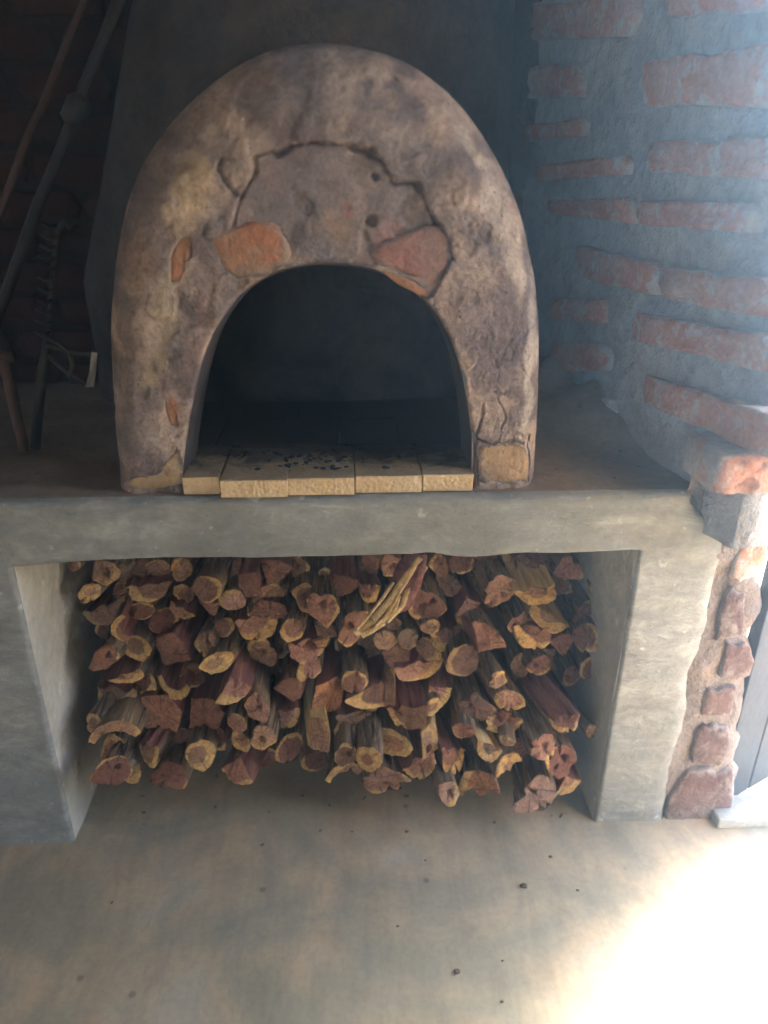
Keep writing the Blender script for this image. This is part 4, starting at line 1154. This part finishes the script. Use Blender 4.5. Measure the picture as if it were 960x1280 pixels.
bm = bmesh.new(); rn = random.Random(15)
for k in range(22):
    x = rn.uniform(OX0+.03, OX1-.03); y = Y0 + rn.uniform(0.02, 0.2) if k < 17 else Y0 + rn.uniform(-.15, 0.05)
    s_ = rn.uniform(0.0012, 0.004)
    bmesh.ops.create_icosphere(bm, subdivisions=1, radius=1, matrix=Matrix.Translation((x, y, s_*.4)) @ Matrix.Rotation(rn.uniform(0, 6), 4, 'Z') @ Matrix.Diagonal((s_*rn.uniform(1, 3.2), s_, s_*.45, 1)))
li = link('bark_litter', from_bm('bark_litter', bm), M_DEBRIS, smooth=False)
tag(li, 'scatter of bark crumbs and splinters on the niche floor', 'bark litter', kind='stuff')

# ------------------------------------------------------------------ tools in the dark left corner
def tool(name, label, cat, paths, mat, base):
    t = thing(name, label, cat, tuple(base))
    for pn, pts, rad, m_ in paths:
        bm = bmesh.new(); tube(bm, [Vector(p)-Vector(base) for p in pts], rad, 10)
        link(pn, from_bm(pn, bm), m_ or mat, t)
    return t
def seg(p, q, n_=6, wob=0.0):
    return [p.lerp(q, i/n_)+Vector((wob*math.sin(i*2.1), 0, wob*math.cos(i*1.3))) for i in range(n_+1)]
a, b = atY(118, -30, 1.86), atY(-14, 296, 1.70)
tool('long_pole', 'long thin brown pole slanting across the dark brick corner', 'pole', [('shaft', seg(a, b, 8, 0.002), 0.0085, None)], M_POLE, b)
a, b = atY(160, -30, 1.80), atY(-16, 425, 1.60); k1 = atY(106, 146, 1.74)
t2 = tool('long_handled_peel', 'dark handled oven tool with a black collar leaning beside the chimney', 'oven tool', [('shaft', seg(a, b, 8, 0.002), 0.012, None)], M_IRON, b)
bm = bmesh.new(); d_ = (a-b).normalized(); c_ = b + d_*((k1-b).dot(d_)); tube(bm, [c_-d_*0.03-b, c_-d_*0.02-b, c_+d_*0.02-b, c_+d_*0.03-b], [0.012, 0.024, 0.024, 0.014], 12)
link('collar', from_bm('collar', bm), M_IRON, t2)
bot = atZ(44, 562, ZT+0.002); YT = bot.y
rk = thing('iron_rake', 'dark iron rake standing on end with a row of short teeth', 'rake', tuple(bot))
bm = bmesh.new(); tube(bm, [p-bot for p in (atY(44, 560, YT), atY(52, 470, YT), atY(60, 425, YT))], [0.010, 0.010, 0.008], 8); link('leg', from_bm('leg', bm), M_IRON, rk)
bm = bmesh.new(); tube(bm, [p-bot for p in (atY(60, 427, YT), atY(64, 360, YT+.02), atY(72, 290, YT+.04), atY(80, 277, YT+.04), atY(88, 284, YT+.03))], 0.006, 8); link('bar', from_bm('bar', bm), M_IRON, rk)
for k in range(11):
    py = 282 + k*13.4; yy = YT+0.04-0.004*k; x0 = 72-k*0.9
    p0, p1, p2 = atY(x0, py, yy), atY(x0-9, py+3, yy-.01), atY(x0-20, py-2, yy-.02)
    bm = bmesh.new(); tube(bm, [p0-bot, p1-bot, p2-bot], [0.004, 0.0038, 0.0025], 6); link('tooth', from_bm('tooth', bm), M_IRON, rk)
bs_ = atY(58, 432, YT-.02)
scr = thing('hand_scraper', 'small scraper with bent iron rods and a shiny steel blade', 'scraper', tuple(bs_))
for pts in ([(50, 418), (72, 428), (86, 440), (91, 455), (87, 472)], [(58, 432), (75, 436), (96, 441), (117, 443)], [(60, 445), (80, 462), (100, 474), (111, 482)]):
    bm = bmesh.new(); tube(bm, [atY(x, y, YT-.02-.0006*i)-bs_ for i, (x, y) in enumerate(pts)], 0.0048, 8); link('rod', from_bm('rod', bm), M_IRON, scr)
bm = bmesh.new()
P = [atY(114, 440, YT-.03), atY(122, 441, YT-.03), atY(121, 462, YT-.035), atY(117, 484, YT-.035), atY(106, 484, YT-.03), atY(112, 464, YT-.03)]
f_ = [bm.verts.new(p-bs_) for p in P]; bk = [bm.verts.new(p-bs_+Vector((0, 0.006, 0))) for p in P]
bm.faces.new(f_); bm.faces.new(bk[::-1])
for i in range(6): bm.faces.new((f_[i], bk[i], bk[(i+1) % 6], f_[(i+1) % 6]))
link('blade', from_bm('blade', bm), M_STEEL, scr, smooth=False)
b5 = atZ(31, 566, ZT+0.003)
st5 = tool('short_stick', 'short brown stick with a blunt end propped on the bench at the left edge', 'stick', [('shaft', seg(b5, atY(4, 446, b5.y+0.03), 5, 0.001), [0.010, .010, .0105, .011, .011, .011], None)], M_POLE, b5)
bm = bmesh.new(); e5 = atY(4, 446, b5.y+.03)-b5; tube(bm, [e5+Vector((-.016, 0, 0)), e5+Vector((.02, 0, .002))], 0.011, 8); link('knob', from_bm('knob', bm), M_POLE, st5)

# ------------------------------------------------------------------ doorway at the right
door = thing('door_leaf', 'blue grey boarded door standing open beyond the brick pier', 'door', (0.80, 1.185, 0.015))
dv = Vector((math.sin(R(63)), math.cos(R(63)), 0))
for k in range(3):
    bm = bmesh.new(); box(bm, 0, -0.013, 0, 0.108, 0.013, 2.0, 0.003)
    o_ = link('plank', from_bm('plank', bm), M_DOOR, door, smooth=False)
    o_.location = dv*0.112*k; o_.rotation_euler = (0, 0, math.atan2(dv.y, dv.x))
bm = bmesh.new(); box(bm, 0.79, 1.13, 0.0005, 1.9, 1.20, 0.028, 0.006)
th = link('threshold', from_bm('threshold', bm), M_FRONT, smooth=False); tag(th, 'low pale cement threshold strip across the sunny doorway', 'threshold')
# small debris on the floor
for i, (px, py, s) in enumerate([(655, 1108, 7), (571, 1215, 6), (688, 1071, 4), (722, 1113, 3), (628, 1201, 2.5), (497, 1158, 2.5), (628, 1252, 3), (440, 1040, 3), (378, 995, 4), (412, 1007, 3), (508, 1040, 4), (180, 1016, 4)]):
    p = atZ(px, py, 0.0); r_ = s*0.0008
    bm = bmesh.new(); bmesh.ops.create_icosphere(bm, subdivisions=2, radius=1)
    for v in bm.verts:
        n_ = 1+0.4*noise.noise(v.co*1.7+Vector((i*3, 0, 0))); v.co = Vector((v.co.x*1.4*n_, v.co.y*n_, v.co.z*0.5*n_))*r_
    o_ = link('dirt_crumb', from_bm('dirt_crumb', bm), M_DEBRIS, loc=(p.x, p.y, r_*0.35))
    big = i in (0, 1)
    lab = ['largest dark crumb of dirt on the floor right of the middle', 'dark crumb of dirt on the floor nearest the bottom edge'][i] if big else 'tiny speck of dirt on the cement floor'
    tag(o_, lab, 'dirt', 'dirt crumbs on the floor')

# ------------------------------------------------------------------ blue scattering volume, added to imitate lens flare glow
hz = bpy.data.materials.new('flare_glow'); hz.use_nodes = True; t_ = hz.node_tree; t_.nodes.clear()
pv = t_.nodes.new('ShaderNodeVolumePrincipled'); out = t_.nodes.new('ShaderNodeOutputMaterial'); t_.links.new(pv.outputs[0], out.inputs['Volume'])
pv.inputs['Color'].default_value = (0.36, 0.62, 1.0, 1); pv.inputs['Density'].default_value = 0.074; pv.inputs['Anisotropy'].default_value = 0.952
bm = bmesh.new(); box(bm, -3, -4, -1.06, 4, 4, 3.2)
hb = link('glow_haze', from_bm('glow_haze', bm), hz, smooth=False); hb['kind'] = 'stuff'
